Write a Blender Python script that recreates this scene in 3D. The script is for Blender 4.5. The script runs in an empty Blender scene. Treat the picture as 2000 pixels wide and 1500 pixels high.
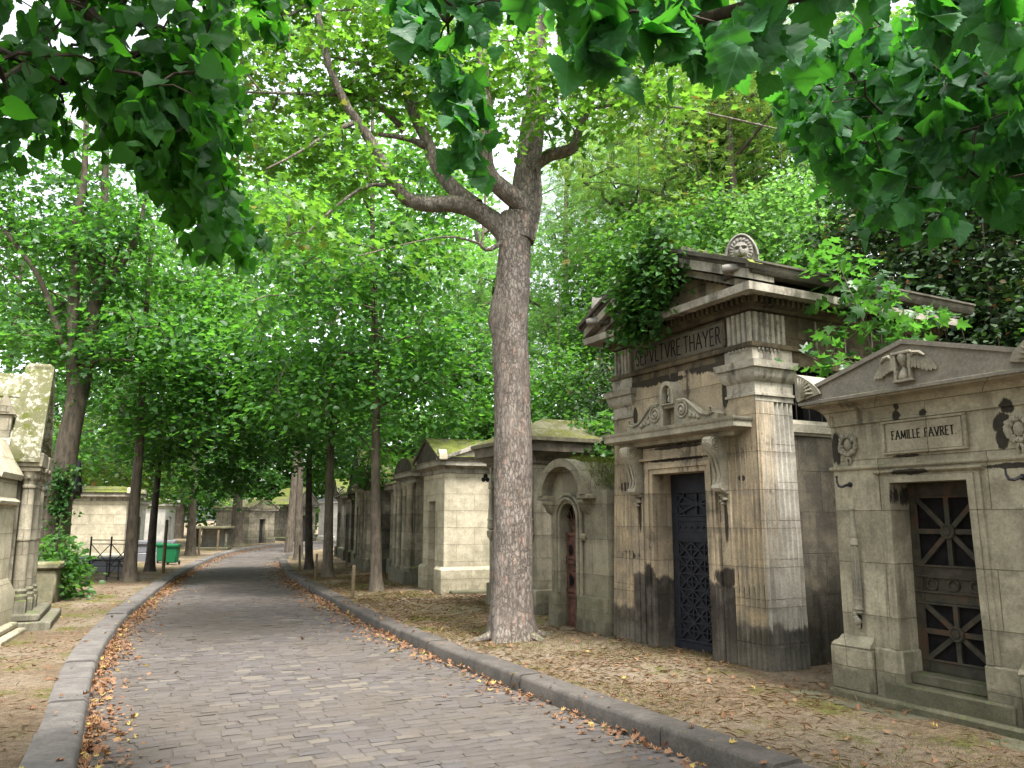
import bpy, math, random
import numpy as np
from mathutils import Vector, noise as mnoise

random.seed(7)
RNG = np.random.default_rng(11)
SC = bpy.context.scene
COL = SC.collection
PI = math.pi
R = math.radians

# ------------------------------------------------------------------ camera model used to lay the place out in metres
FPX, PITCH, EYE = 1550.0, math.atan(262 / 1550.0), 1.62
CP, SP = math.cos(PITCH), math.sin(PITCH)


def at(u, v, Y):
    """surveyed point: direction read off the photograph (2000 px wide), distance Y in metres"""
    xc, yc = (u - 1000) / FPX, (750 - v) / FPX
    t = Y / (CP - yc * SP)
    return np.array((xc * t, Y, EYE + t * (SP + yc * CP)))


A_ROW = R(28.06)
DX, DY = -math.sin(A_ROW), math.cos(A_ROW)      # along the right-hand row, away from the viewer
NX, NY = math.cos(A_ROW), math.sin(A_ROW)       # from the road into the row


def row(s, w):
    return (DX * s + NX * w, DY * s + NY * w, 0.0)


ROW_RZ = math.atan2(-DY, -DX)


# ------------------------------------------------------------------ mesh helpers
class MB:
    def __init__(self):
        self.v, self.f, self.r, self.k = [], [], [], []

    def add(self, vs, fs, r=None):
        o = len(self.v)
        self.k.append((o, len(self.f)))
        self.v.extend([tuple(map(float, p)) for p in vs])
        self.f.extend([tuple(i + o for i in f) for f in fs])
        self.r.extend([random.random() if r is None else r] * len(vs))
        return self

    def box(self, x0, x1, y0, y1, z0, z1, b=0.006, tx=0.0, ty=0.0):
        """chamfered box, optionally narrowing to the top"""
        b = min(b, (x1 - x0) * .3, (y1 - y0) * .3, (z1 - z0) * .3)
        vs, idx = [], {}
        for sx in (0, 1):
            for sy in (0, 1):
                for sz in (0, 1):
                    X = (x0, x1)[sx] + (tx if not sx else -tx) * sz
                    Y = (y0, y1)[sy] + (ty if not sy else -ty) * sz
                    Z = (z0, z1)[sz]
                    ix, iy, iz = (b if not sx else -b), (b if not sy else -b), (b if not sz else -b)
                    if b <= 0:
                        idx[sx, sy, sz] = (len(vs),) * 3
                        vs.append((X, Y, Z))
                    else:
                        idx[sx, sy, sz] = (len(vs), len(vs) + 1, len(vs) + 2)
                        vs += [(X, Y + iy, Z + iz), (X + ix, Y, Z + iz), (X + ix, Y + iy, Z)]
        fs = []
        q = [(0, 0), (1, 0), (1, 1), (0, 1)]
        for s in (0, 1):
            fs.append([idx[s, a, c][0] for a, c in q])
            fs.append([idx[a, s, c][1] for a, c in q])
            fs.append([idx[a, c, s][2] for a, c in q])
        if b > 0:
            for a in (0, 1):
                for c in (0, 1):
                    fs.append([idx[0, a, c][1], idx[1, a, c][1], idx[1, a, c][2], idx[0, a, c][2]])
                    fs.append([idx[a, 0, c][0], idx[a, 1, c][0], idx[a, 1, c][2], idx[a, 0, c][2]])
                    fs.append([idx[a, c, 0][0], idx[a, c, 1][0], idx[a, c, 1][1], idx[a, c, 0][1]])
            for k in idx.values():
                fs.append(list(k))
        return self.add(vs, fs)

    def loft(self, pa, za, pb, zb):
        n = len(pa)
        vs = [(p[0], p[1], za) for p in pa] + [(p[0], p[1], zb) for p in pb]
        fs = [[i, (i + 1) % n, n + (i + 1) % n, n + i] for i in range(n)]
        fs += [list(range(n - 1, -1, -1)), list(range(n, 2 * n))]
        return self.add(vs, fs)

    def prism(self, poly, axis, a, b):
        """extrude a 2-D outline: axis 'y' takes (x,z), 'x' takes (y,z), 'z' takes (x,y)"""
        n = len(poly)

        def m(p, t):
            return {'y': (p[0], t, p[1]), 'x': (t, p[0], p[1]), 'z': (p[0], p[1], t)}[axis]
        vs = [m(p, a) for p in poly] + [m(p, b) for p in poly]
        fs = [[i, (i + 1) % n, n + (i + 1) % n, n + i] for i in range(n)]
        fs += [list(range(n - 1, -1, -1)), list(range(n, 2 * n))]
        return self.add(vs, fs)

    def mould(self, path, prof, closed=False):
        """sweep a (outward, z) profile along a plan path, mitred; outward is right of travel"""
        n, k = len(path), len(prof)
        P = [np.array(p, float) for p in path]
        nor = []
        for i in range(n if closed else n - 1):
            d = P[(i + 1) % n] - P[i]
            d /= np.linalg.norm(d)
            nor.append(np.array((d[1], -d[0])))
        vs = []
        for i in range(n):
            if closed:
                a, b = nor[i - 1], nor[i]
            else:
                a, b = nor[max(i - 1, 0)], nor[min(i, n - 2)]
            m = (a + b) / (1 + a @ b)
            for o, z in prof:
                q = P[i] + m * o
                vs.append((q[0], q[1], z))
        fs = []
        for i in range(n if closed else n - 1):
            j = (i + 1) % n
            for c in range(k):
                e = (c + 1) % k
                fs.append([i * k + c, j * k + c, j * k + e, i * k + e])
        if not closed:
            fs.append(list(range(k)))
            fs.append([(n - 1) * k + c for c in range(k - 1, -1, -1)])
        return self.add(vs, fs)

    def tube(self, pts, rad, n=8, cap=True, fn=None, r=None):
        P = np.array(pts, float)
        m = len(P)
        rad = np.broadcast_to(np.array(rad, float), (m,))
        T = np.gradient(P, axis=0)
        T /= np.linalg.norm(T, axis=1)[:, None] + 1e-12
        up = np.array((0, 0, 1.0)) if abs(T[0][2]) < .9 else np.array((1.0, 0, 0))
        vs = []
        u = np.cross(T[0], up)
        u /= np.linalg.norm(u)
        ang = np.arange(n) * 2 * PI / n
        for i in range(m):
            u = u - T[i] * (u @ T[i])
            u /= np.linalg.norm(u) + 1e-12
            w = np.cross(T[i], u)
            for a in ang:
                d = u * math.cos(a) + w * math.sin(a)
                rr = rad[i] * (fn(P[i] + d * rad[i], i / max(m - 1, 1), a) if fn else 1)
                vs.append(P[i] + d * rr)
        fs = [[i * n + j, i * n + (j + 1) % n, (i + 1) * n + (j + 1) % n, (i + 1) * n + j]
              for i in range(m - 1) for j in range(n)]
        if cap:
            fs += [list(range(n - 1, -1, -1)), [(m - 1) * n + j for j in range(n)]]
        return self.add(vs, fs, r)

    def lathe(self, cx, cy, prof, n=14):
        k = len(prof)
        vs = [(cx + r * math.cos(j * 2 * PI / n), cy + r * math.sin(j * 2 * PI / n), z)
              for r, z in prof for j in range(n)]
        fs = [[i * n + j, i * n + (j + 1) % n, (i + 1) * n + (j + 1) % n, (i + 1) * n + j]
              for i in range(k - 1) for j in range(n)]
        fs += [list(range(n - 1, -1, -1)), [(k - 1) * n + j for j in range(n)]]
        return self.add(vs, fs)

    def bar(self, p, q, wid, y0, y1):
        """flat strap in the x-z plane"""
        p, q = np.array(p, float), np.array(q, float)
        d = (q - p) / np.linalg.norm(q - p)
        o = np.array((-d[1], d[0])) * wid / 2
        return self.prism([p + o, q + o, q - o, p - o], 'y', y0, y1)

    def disc(self, cx, cz, r, y0, y1, n=16):
        return self.prism([(cx + r * math.cos(i * 2 * PI / n), cz + r * math.sin(i * 2 * PI / n)) for i in range(n)], 'y', y0, y1)

    def ring(self, cx, cz, r, t, y, n=20, k=6, knob=0.0):
        pts = [(cx + r * math.cos(i * 2 * PI / n), y, cz + r * math.sin(i * 2 * PI / n)) for i in range(n + 1)]
        rad = [t * (1 + knob * (random.random() - .4)) for _ in range(n)]
        return self.tube(pts, rad + rad[:1], k)

    def blob(self, c, rad, n=8, m=6):
        vs, fs = [], []
        for i in range(m + 1):
            a = PI * i / m
            for j in range(n):
                b = 2 * PI * j / n
                vs.append((c[0] + rad[0] * math.sin(a) * math.cos(b), c[1] + rad[1] * math.sin(a) * math.sin(b), c[2] + rad[2] * math.cos(a)))
        for i in range(m):
            for j in range(n):
                fs.append([i * n + j, i * n + (j + 1) % n, (i + 1) * n + (j + 1) % n, (i + 1) * n + j])
        return self.add(vs, fs)

    def each(self, name, mat, parent=None, per=1, **kw):
        """one object for every primitive added (or every `per` of them)"""
        ks = self.k[::per] + [(len(self.v), len(self.f))]
        out = []
        for (v0, f0), (v1, f1) in zip(ks[:-1], ks[1:]):
            q = MB()
            q.v, q.r = self.v[v0:v1], self.r[v0:v1]
            q.f = [tuple(i - v0 for i in f) for f in self.f[f0:f1]]
            out.append(q.build(name, mat, parent, **kw))
        return out

    def build(self, name, mat, parent=None, smooth=True, angle=38, fix=True):
        me = bpy.data.meshes.new(name)
        me.from_pydata(self.v, [], self.f)
        if fix:
            import bmesh
            bm = bmesh.new()
            bm.from_mesh(me)
            bmesh.ops.recalc_face_normals(bm, faces=bm.faces)
            bm.to_mesh(me)
            bm.free()
        a = me.attributes.new('rnd', 'FLOAT', 'POINT')
        a.data.foreach_set('value', self.r)
        if smooth:
            me.polygons.foreach_set('use_smooth', [True] * len(me.polygons))
            me.set_sharp_from_angle(angle=R(angle))
        me.materials.append(mat)
        o = bpy.data.objects.new(name, me)
        COL.objects.link(o)
        if parent is not None:
            o.parent = parent
        return o


def tag(o, label=None, cat=None, group=None, kind=None):
    for k, v in (('label', label), ('category', cat), ('group', group), ('kind', kind)):
        if v:
            o[k] = v
    return o


def empty(name, loc, rz=0.0, label=None, cat=None, group=None):
    o = bpy.data.objects.new(name, None)
    COL.objects.link(o)
    o.location = loc
    o.rotation_euler = (0, 0, rz)
    o.empty_display_size = .2
    return tag(o, label, cat, group)


# ------------------------------------------------------------------ materials
class NT:
    def __init__(self, name):
        self.m = bpy.data.materials.new(name)
        self.m.use_nodes = True
        self.t = self.m.node_tree
        self.t.nodes.clear()

    def n(self, kind, **kw):
        nd = self.t.nodes.new(kind)
        for k, v in kw.items():
            if k.startswith('i_'):
                nd.inputs[k[2:].replace('_', ' ')].default_value = v
            else:
                setattr(nd, k, v)
        return nd

    def l(self, a, b):
        self.t.links.new(a, b)

    def math(self, op, a, b=None, c=None, clamp=False):
        nd = self.n('ShaderNodeMath', operation=op, use_clamp=clamp)
        for i, x in enumerate((a, b, c)):
            if x is None:
                continue
            if isinstance(x, (int, float)):
                nd.inputs[i].default_value = x
            else:
                self.l(x, nd.inputs[i])
        return nd.outputs[0]

    def mix(self, fac, a, b, mode='MIX'):
        nd = self.n('ShaderNodeMix', data_type='RGBA', blend_type=mode)
        for s, x in ((0, fac), (6, a), (7, b)):
            if isinstance(x, (int, float)):
                nd.inputs[s].default_value = x
            elif isinstance(x, tuple):
                nd.inputs[s].default_value = (*x, 1)
            else:
                self.l(x, nd.inputs[s])
        return nd.outputs[2]

    def noise(self, vec, scale, detail=4, rough=.55, out=0):
        nd = self.n('ShaderNodeTexNoise')
        nd.inputs['Scale'].default_value = scale
        nd.inputs['Detail'].default_value = detail
        nd.inputs['Roughness'].default_value = rough
        if vec is not None:
            self.l(vec, nd.inputs['Vector'])
        return nd.outputs[out]

    def ramp(self, fac, lo, hi):
        nd = self.n('ShaderNodeMapRange', clamp=True, interpolation_type='SMOOTHSTEP')
        nd.inputs[1].default_value, nd.inputs[2].default_value = lo, hi
        self.l(fac, nd.inputs[0])
        return nd.outputs[0]

    def vmul(self, vec, s):
        nd = self.n('ShaderNodeVectorMath', operation='MULTIPLY')
        self.l(vec, nd.inputs[0])
        nd.inputs[1].default_value = s
        return nd.outputs[0]

    def crgb(self, fac, stops):
        nd = self.n('ShaderNodeValToRGB')
        e = nd.color_ramp.elements
        while len(e) < len(stops):
            e.new(.5)
        for q, (p, c) in zip(e, stops):
            q.position, q.color = p, (*c, 1)
        self.l(fac, nd.inputs[0])
        return nd.outputs[0]

    def bump(self, h, strength, dist, prev=None):
        nd = self.n('ShaderNodeBump')
        nd.inputs['Strength'].default_value = strength
        nd.inputs['Distance'].default_value = dist
        self.l(h, nd.inputs['Height'])
        if prev is not None:
            self.l(prev, nd.inputs['Normal'])
        return nd.outputs[0]

    def done(self, col, rough=.9, bump=None, spec=.3, metal=0.0):
        p = self.n('ShaderNodeBsdfPrincipled')
        if isinstance(col, tuple):
            p.inputs['Base Color'].default_value = (*col, 1)
        else:
            self.l(col, p.inputs['Base Color'])
        if isinstance(rough, (int, float)):
            p.inputs['Roughness'].default_value = rough
        else:
            self.l(rough, p.inputs['Roughness'])
        p.inputs['Specular IOR Level'].default_value = spec
        p.inputs['Metallic'].default_value = metal
        if bump is not None:
            self.l(bump, p.inputs['Normal'])
        o = self.n('ShaderNodeOutputMaterial')
        self.l(p.outputs[0], o.inputs[0])
        return self.m


def stone(name, c1, c2, block=None, tone=.18, crust_z=0.0, crust=(.03, .027, .024), streak=.35, scz=.9,
          moss=0.0, moss_col=(.055, .075, .018), top_dark=0.0, seed=0.0, green=.25, soot=0.0, rough=.9, pit=1.0, front=None, foot=None, spots=()):
    """weathered limestone: block joints, grime that rises from the ground, run-off streaks, moss on ledges"""
    t = NT(name)
    tc = t.n('ShaderNodeTexCoord').outputs['Object']
    off = t.n('ShaderNodeVectorMath', operation='ADD')
    t.l(tc, off.inputs[0])
    off.inputs[1].default_value = (seed * 3.7, seed * 1.9, 0)
    P = off.outputs[0]
    sx = t.n('ShaderNodeSeparateXYZ')
    t.l(tc, sx.inputs[0])
    x, y, z = sx.outputs
    big = t.noise(P, 1.3, 5, .6)
    mid = t.noise(P, 5.5, 6, .62)
    fine = t.noise(P, 42, 5, .7)
    grain = t.noise(P, 140, 3, .6)
    mot = t.math('MULTIPLY_ADD', mid, .55, t.math('MULTIPLY', big, .45))
    col = t.mix(t.ramp(mot, .40, .60), c1, c2)
    if front:
        ff = t.math('SUBTRACT', 1.0, t.ramp(t.math('MULTIPLY_ADD', z, -.018, y), .036, .050))
        col = t.mix(ff, col, t.mix(t.ramp(mot, .40, .60), *front))
    col = t.mix(.6, col, t.mix(t.noise(P, 3.1, 8, .7), (.45, .43, .40), (1.5, 1.5, 1.48)), 'MULTIPLY')
    hb = None
    if block:
        cv = t.n('ShaderNodeCombineXYZ')
        t.l(t.math('ADD', x, y), cv.inputs[0])
        t.l(z, cv.inputs[1])
        bt = t.n('ShaderNodeTexBrick')
        t.l(cv.outputs[0], bt.inputs['Vector'])
        bt.inputs['Scale'].default_value = 1
        bt.inputs['Brick Width'].default_value = block[0]
        bt.inputs['Row Height'].default_value = block[1]
        bt.inputs['Mortar Size'].default_value = .0045
        bt.inputs['Mortar Smooth'].default_value = .5
        bt.inputs['Color1'].default_value = (1 - tone,) * 3 + (1,)
        bt.inputs['Color2'].default_value = (1 + tone * .4,) * 3 + (1,)
        bt.inputs['Mortar'].default_value = (.5, .46, .42, 1)
        col = t.mix(1.0, col, bt.outputs[0], 'MULTIPLY')
        hb = bt.outputs['Fac']
        # grime bleeding from the bed joints
        fr = t.math('FRACT', t.math('DIVIDE', z, block[1]))
        jd = t.math('MULTIPLY', t.ramp(fr, .80, 1.0), t.ramp(t.noise(t.vmul(P, (5, 5, 1.2)), 1.0, 5, .65), .42, .62))
        col = t.mix(t.math('MULTIPLY', jd, .55), col, t.mix(.35, crust, c2))
    # vertical run-off streaks
    sv = t.noise(t.vmul(P, (9, 9, .55)), 1.0, 5, .6)
    s2 = t.noise(P, .9, 3, .5)
    sf = t.math('MULTIPLY', t.ramp(sv, .5, .68), t.ramp(s2, .38, .62))
    col = t.mix(t.math('MULTIPLY', sf, streak), col, t.mix(.25, crust, c2))
    # large sooty patches
    if soot:
        so = t.ramp(t.math('MULTIPLY_ADD', t.noise(P, 2.3, 7, .68), .7, t.math('MULTIPLY', sv, .3)), .53, .60)
        col = t.mix(t.math('MULTIPLY', so, soot), col, crust)
    # grey-green algae film low down
    if green:
        gz = t.math('MULTIPLY_ADD', mid, 1.1, t.math('MULTIPLY', z, -.9))
        col = t.mix(t.math('MULTIPLY', t.ramp(gz, -.45, .45), green), col, (.075, .08, .04))
    # crust rising from the ground
    if crust_z > 0:
        h = t.math('MULTIPLY_ADD', mid, .22, t.math('MULTIPLY_ADD', sv, .22, crust_z - .22))
        d = t.math('SUBTRACT', h, z)
        cc = t.mix(t.ramp(t.math('MULTIPLY_ADD', sv, .5, t.math('MULTIPLY', mid, .5)), .45, .6), crust, tuple(q * 2.6 for q in crust))
        if foot:
            cc = t.mix(t.math('MULTIPLY', t.ramp(t.math('MULTIPLY_ADD', mid, .4, t.math('MULTIPLY', z, -1.0)), -.35, .15), .8), cc, foot)
        col = t.mix(t.math('MULTIPLY', t.ramp(d, -.025, .035), scz), col, cc)
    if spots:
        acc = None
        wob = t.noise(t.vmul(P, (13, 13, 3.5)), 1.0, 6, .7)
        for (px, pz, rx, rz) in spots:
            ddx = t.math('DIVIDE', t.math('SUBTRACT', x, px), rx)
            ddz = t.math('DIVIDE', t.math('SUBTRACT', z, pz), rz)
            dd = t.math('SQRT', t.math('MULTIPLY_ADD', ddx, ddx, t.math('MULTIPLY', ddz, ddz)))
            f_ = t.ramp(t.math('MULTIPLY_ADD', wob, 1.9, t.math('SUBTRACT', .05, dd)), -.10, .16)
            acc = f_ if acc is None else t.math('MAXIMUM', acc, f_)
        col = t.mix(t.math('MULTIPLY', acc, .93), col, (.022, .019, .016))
    if top_dark > 0:
        g = t.n('ShaderNodeNewGeometry')
        gs = t.n('ShaderNodeSeparateXYZ')
        t.l(g.outputs['True Normal'], gs.inputs[0])
        col = t.mix(t.math('MULTIPLY', t.ramp(gs.outputs[2], .2, .7), top_dark), col, (.09, .085, .06))
    if moss > 0:
        g = t.n('ShaderNodeNewGeometry')
        gs = t.n('ShaderNodeSeparateXYZ')
        t.l(g.outputs['Normal'], gs.inputs[0])
        mf = t.math('MULTIPLY', t.ramp(gs.outputs[2], .15, .6), t.ramp(t.math('MULTIPLY_ADD', t.noise(P, 7, 8, .7), .6, t.math('MULTIPLY', big, .4)), .62 - moss * .22, .70 - moss * .18))
        mc = t.mix(t.ramp(fine, .35, .65), moss_col, tuple(min(1, q * 2.1) for q in moss_col))
        col = t.mix(mf, col, mc)
    col = t.mix(t.ramp(fine, .3, .75), col, t.mix(.5, col, (.02, .02, .015)), 'MIX') if pit > 1 else t.mix(.36, col, t.mix(t.ramp(fine, .25, .75), (.45, .45, .44), (1.5, 1.5, 1.5)), 'MULTIPLY')
    b = t.bump(mid, .35, .02)
    b = t.bump(fine, .5 * pit, .008, b)
    b = t.bump(grain, .35, .003, b)
    if hb is not None:
        inv = t.math('SUBTRACT', 1.0, hb)
        b = t.bump(inv, .7, .006, b)
    return t.done(col, rough, b, .08)


def lichen(name):
    t = NT(name)
    P = t.n('ShaderNodeTexCoord').outputs['Object']
    a, b, c = t.noise(P, 2.2, 6, .65), t.noise(P, 14, 6, .7), t.noise(P, 60, 4, .7)
    col = t.mix(t.ramp(a, .4, .6), (.10, .098, .05), (.15, .14, .085))
    col = t.mix(t.ramp(t.math('MULTIPLY_ADD', a, .35, t.math('MULTIPLY', b, .65)), .50, .55), col, (.29, .28, .215))
    col = t.mix(t.ramp(t.noise(P, 5, 6, .7), .54, .62), col, (.075, .085, .02))
    col = t.mix(.6, col, t.mix(c, (.4, .4, .4), (1.6, 1.6, 1.6)), 'MULTIPLY')
    return t.done(col, .95, t.bump(c, .6, .006, t.bump(b, .6, .015)), .1)


def leafmat(name, dark, light, trans, tf=.42, odd=None, rough=.42, spec=.35, veins=False):
    t = NT(name)
    at_ = t.n('ShaderNodeAttribute', attribute_name='rnd')
    f = at_.outputs['Fac']
    stops = [(0.0, dark), (.9 if odd else 1.0, light)]
    tst = [(0.0, tuple(q * .8 for q in trans)), (.9 if odd else 1.0, tuple(min(1, q * 1.2) for q in trans))]
    if odd:
        stops += [(.955, odd)]
        tst += [(.955, tuple(min(1, q * 1.3) for q in odd))]
    c = t.crgb(f, stops)
    c2 = t.crgb(f, tst)
    g = t.n('ShaderNodeNewGeometry')
    nz = t.noise(g.outputs['Position'], 60, 2, .5)
    c = t.mix(t.math('MULTIPLY', nz, .5), c, t.mix(.5, c, (.0, .0, .0)))
    bmp = None
    if veins:
        lx = t.n('ShaderNodeAttribute', attribute_name='lx').outputs['Fac']
        ly = t.math('ABSOLUTE', t.n('ShaderNodeAttribute', attribute_name='ly').outputs['Fac'])
        w1 = t.math('SINE', t.math('MULTIPLY', t.math('SUBTRACT', lx, t.math('MULTIPLY', ly, .85)), 27))
        v1 = t.math('MAXIMUM', t.math('SUBTRACT', 1.0, t.ramp(ly, .006, .026)), t.math('MULTIPLY', t.ramp(w1, .86, 1.0), .6))
        c = t.mix(t.math('MULTIPLY', v1, .45), c, tuple(min(1, q * 2.4 + .02) for q in light))
        c2 = t.mix(t.math('MULTIPLY', v1, .5), c2, tuple(q * .45 for q in trans))
        bmp = t.bump(t.math('SUBTRACT', t.math('MULTIPLY', w1, -.35), v1), .12, .003)
    p = t.n('ShaderNodeBsdfPrincipled')
    t.l(c, p.inputs['Base Color'])
    if bmp is not None:
        t.l(bmp, p.inputs['Normal'])
    p.inputs['Roughness'].default_value = rough
    p.inputs['Specular IOR Level'].default_value = spec
    tr = t.n('ShaderNodeBsdfTranslucent')
    t.l(c2, tr.inputs[0])
    mx = t.n('ShaderNodeMixShader')
    mx.inputs[0].default_value = tf
    t.l(p.outputs[0], mx.inputs[1])
    t.l(tr.outputs[0], mx.inputs[2])
    o = t.n('ShaderNodeOutputMaterial')
    t.l(mx.outputs[0], o.inputs[0])
    return t.m


def barkmat(name, c1, c2, vs=1.0, moss=.3, flake=False):
    t = NT(name)
    tc = t.n('ShaderNodeTexCoord').outputs['Object']
    st = t.vmul(tc, (9 * vs, 9 * vs, 1.8 * vs))
    a = t.noise(st, 1.6, 7, .65)
    w = t.noise(tc, 3, 4, .5)
    col = t.mix(t.ramp(a, .36, .66), c1, c2)
    col = t.mix(t.ramp(w, .5, .75), col, tuple(q * 1.25 for q in c2))
    b = t.bump(a, .7 if flake else .9, .02)
    if flake:
        vo = t.n('ShaderNodeTexVoronoi', feature='DISTANCE_TO_EDGE')
        wv = t.n('ShaderNodeVectorMath', operation='ADD')
        t.l(t.vmul(tc, (26, 26, 9)), wv.inputs[0])
        t.l(t.vmul(t.noise(tc, 14, 6, .7, 1), (2.2, 2.2, 2.2)), wv.inputs[1])
        t.l(wv.outputs[0], vo.inputs['Vector'])
        vo.inputs['Scale'].default_value = 1
        e = t.ramp(vo.outputs['Distance'], .0, .16)
        vo2 = t.n('ShaderNodeTexVoronoi')
        t.l(wv.outputs[0], vo2.inputs['Vector'])
        vo2.inputs['Scale'].default_value = 1
        sc = t.n('ShaderNodeSeparateColor')
        t.l(vo2.outputs['Color'], sc.inputs[0])
        col = t.mix(t.math('MULTIPLY', t.math('MULTIPLY', t.math('SUBTRACT', 1.0, e), t.ramp(w, .3, .55)), .7), col, (.075, .062, .052))
        col = t.mix(t.math('MULTIPLY', t.ramp(sc.outputs[0], .86, .98), .55), col, (.30, .20, .155))
        b = t.bump(e, .8, .013, b)
    if moss:
        g = t.n('ShaderNodeNewGeometry')
        gs = t.n('ShaderNodeSeparateXYZ')
        t.l(g.outputs['Normal'], gs.inputs[0])
        sxz = t.n('ShaderNodeSeparateXYZ')
        t.l(tc, sxz.inputs[0])
        m1 = t.ramp(t.math('MULTIPLY_ADD', w, .8, t.math('MULTIPLY', gs.outputs[2], .45)), .5, .85)
        col = t.mix(t.math('MULTIPLY', m1, moss), col, (.07, .085, .025))
    b = t.bump(t.noise(tc, 90, 4, .6), .4, .004, b)
    return t.done(col, .92, b, .15)


def plain(name, col, rough=.6, spec=.3, metal=0.0, var=.3, scale=12, bump=.2, rust=None):
    t = NT(name)
    tc = t.n('ShaderNodeTexCoord').outputs['Object']
    a = t.noise(tc, scale, 6, .6)
    c = t.mix(t.ramp(a, .3, .7), tuple(q * (1 - var) for q in col), tuple(q * (1 + var) for q in col))
    if rust:
        c = t.mix(t.ramp(t.noise(tc, 6, 6, .65), .5, .66), c, rust)
    b = t.bump(t.noise(tc, scale * 5, 4, .6), bump, .004)
    return t.done(c, rough, b, spec, metal)


M = {}
M['grey_limestone'] = stone('grey_limestone', (.37, .33, .24), (.25, .222, .162), (.9, .42), .14, .42, (.06, .053, .038), .9, .6, moss=.3, seed=1, green=.22, soot=.22,
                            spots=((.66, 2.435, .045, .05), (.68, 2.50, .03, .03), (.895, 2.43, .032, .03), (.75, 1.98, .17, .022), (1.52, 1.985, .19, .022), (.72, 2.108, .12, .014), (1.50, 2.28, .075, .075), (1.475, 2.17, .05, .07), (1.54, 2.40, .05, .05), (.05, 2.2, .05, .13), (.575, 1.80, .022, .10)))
M['grey_limestone_top'] = stone('grey_limestone_top', (.24, .215, .175), (.18, .165, .14), None, 0, 0, streak=.35, moss=.55, seed=2, green=0, moss_col=(.10, .13, .03))
M['carved_grey'] = stone('carved_grey', (.33, .30, .23), (.22, .20, .155), None, 0, 0, streak=.5, moss=.2, seed=3, green=0)
M['golden_limestone'] = stone('golden_limestone', (.39, .315, .215), (.26, .217, .158), (.7, .38), .25, .96, (.030, .026, .022), .85, .95, seed=4, green=.1, soot=.55, foot=(.11, .10, .08),
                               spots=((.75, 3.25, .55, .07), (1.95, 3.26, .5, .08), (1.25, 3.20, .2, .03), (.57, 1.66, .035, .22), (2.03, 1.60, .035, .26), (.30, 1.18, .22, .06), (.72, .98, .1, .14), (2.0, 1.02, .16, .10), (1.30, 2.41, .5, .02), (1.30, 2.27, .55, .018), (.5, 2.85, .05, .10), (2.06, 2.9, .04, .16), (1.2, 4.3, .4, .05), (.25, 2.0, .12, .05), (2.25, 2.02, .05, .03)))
M['sooty_limestone'] = stone('sooty_limestone', (.125, .098, .062), (.06, .05, .036), (.8, .5), .2, 0, (.022, .019, .017), .9, seed=5, green=0, soot=.75)
M['pale_fluted'] = stone('pale_fluted', (.43, .40, .345), (.32, .295, .25), (3., .38), .08, .58, (.04, .036, .03), .5, .9, seed=6, green=.12, front=((.36, .285, .185), (.22, .183, .13)), foot=(.12, .11, .09))
M['golden_fluted'] = M['golden_limestone']
M['cornice_stone'] = stone('cornice_stone', (.34, .31, .255), (.20, .18, .145), None, 0, 0, streak=.7, moss=.35, seed=7, green=0, soot=.6, moss_col=(.09, .10, .03))
M['roof_stone'] = stone('roof_stone', (.11, .10, .08), (.065, .06, .048), None, 0, 0, streak=.4, moss=1.0, seed=8, green=0, moss_col=(.075, .085, .02))
M['dark_block'] = stone('dark_block', (.15, .13, .095), (.085, .075, .06), (.62, .42), .35, .9, (.028, .025, .02), .6, .8, seed=9, green=.3, soot=.4, pit=1.0)
M['arch_stone'] = stone('arch_stone', (.25, .225, .16), (.17, .155, .115), (.7, .45), .18, .35, (.06, .055, .04), .6, .6, moss=.5, seed=10, green=.45, soot=.25)
M['cream_limestone'] = stone('cream_limestone', (.48, .425, .315), (.35, .31, .225), (.75, .33), .14, .25, (.15, .13, .09), .3, .5, moss=.3, seed=11, green=.25)
M['mossy_stone'] = stone('mossy_stone', (.20, .185, .12), (.11, .10, .07), None, 0, 0, streak=.3, moss=.75, seed=12, green=.2, moss_col=(.062, .064, .016))
M['far_stone'] = stone('far_stone', (.33, .29, .215), (.20, .175, .13), (.8, .4), .25, .4, (.05, .045, .035), .7, .6, moss=.4, seed=13, green=.3, soot=.4)
M['far_dark'] = stone('far_dark', (.16, .145, .115), (.09, .08, .065), (.8, .4), .25, .4, (.03, .027, .022), .6, .6, moss=.6, seed=14, green=.3, soot=.5)
M['gothic_stone'] = stone('gothic_stone', (.28, .25, .185), (.175, .158, .118), (.6, .34), .15, .35, (.07, .065, .05), .5, .6, moss=.4, seed=15, green=.3, soot=.2)
M['lichen_roof'] = lichen('lichen_roof')
M['kerb_stone'] = stone('kerb_stone', (.135, .122, .112), (.095, .087, .081), None, 0, 0, streak=.0, moss=.05, seed=17, green=0)
M['dark_kerb'] = stone('dark_kerb', (.095, .084, .074), (.066, .06, .054), None, 0, 0, streak=.0, moss=.05, seed=23, green=0)
M['step_stone'] = stone('step_stone', (.14, .125, .09), (.09, .08, .06), None, 0, 0, streak=.2, moss=.25, seed=18, green=.4)
M['white_marble'] = stone('white_marble', (.50, .48, .43), (.38, .36, .325), None, 0, 0, streak=.2, moss=.1, seed=19, green=.1)
M['granite'] = plain('granite', (.13, .13, .14), .35, .4, var=.15, scale=60)
M['void'] = plain('dark_interior', (.012, .011, .011), .95, .05)
M['black_iron'] = plain('black_iron', (.022, .022, .024), .55, .4, .2, rust=(.05, .028, .018))
M['door_iron'] = plain('door_iron', (.020, .021, .026), .62, .22, .25, var=.25)
M['olive_iron'] = plain('olive_iron', (.05, .045, .032), .75, .2, .2, rust=(.08, .045, .028))
M['rusty_door'] = plain('rusty_door', (.095, .05, .036), .8, .2, .1, rust=(.14, .07, .042))
M['letter'] = plain('letter_paint', (.014, .012, .010), .8, .05)
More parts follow.
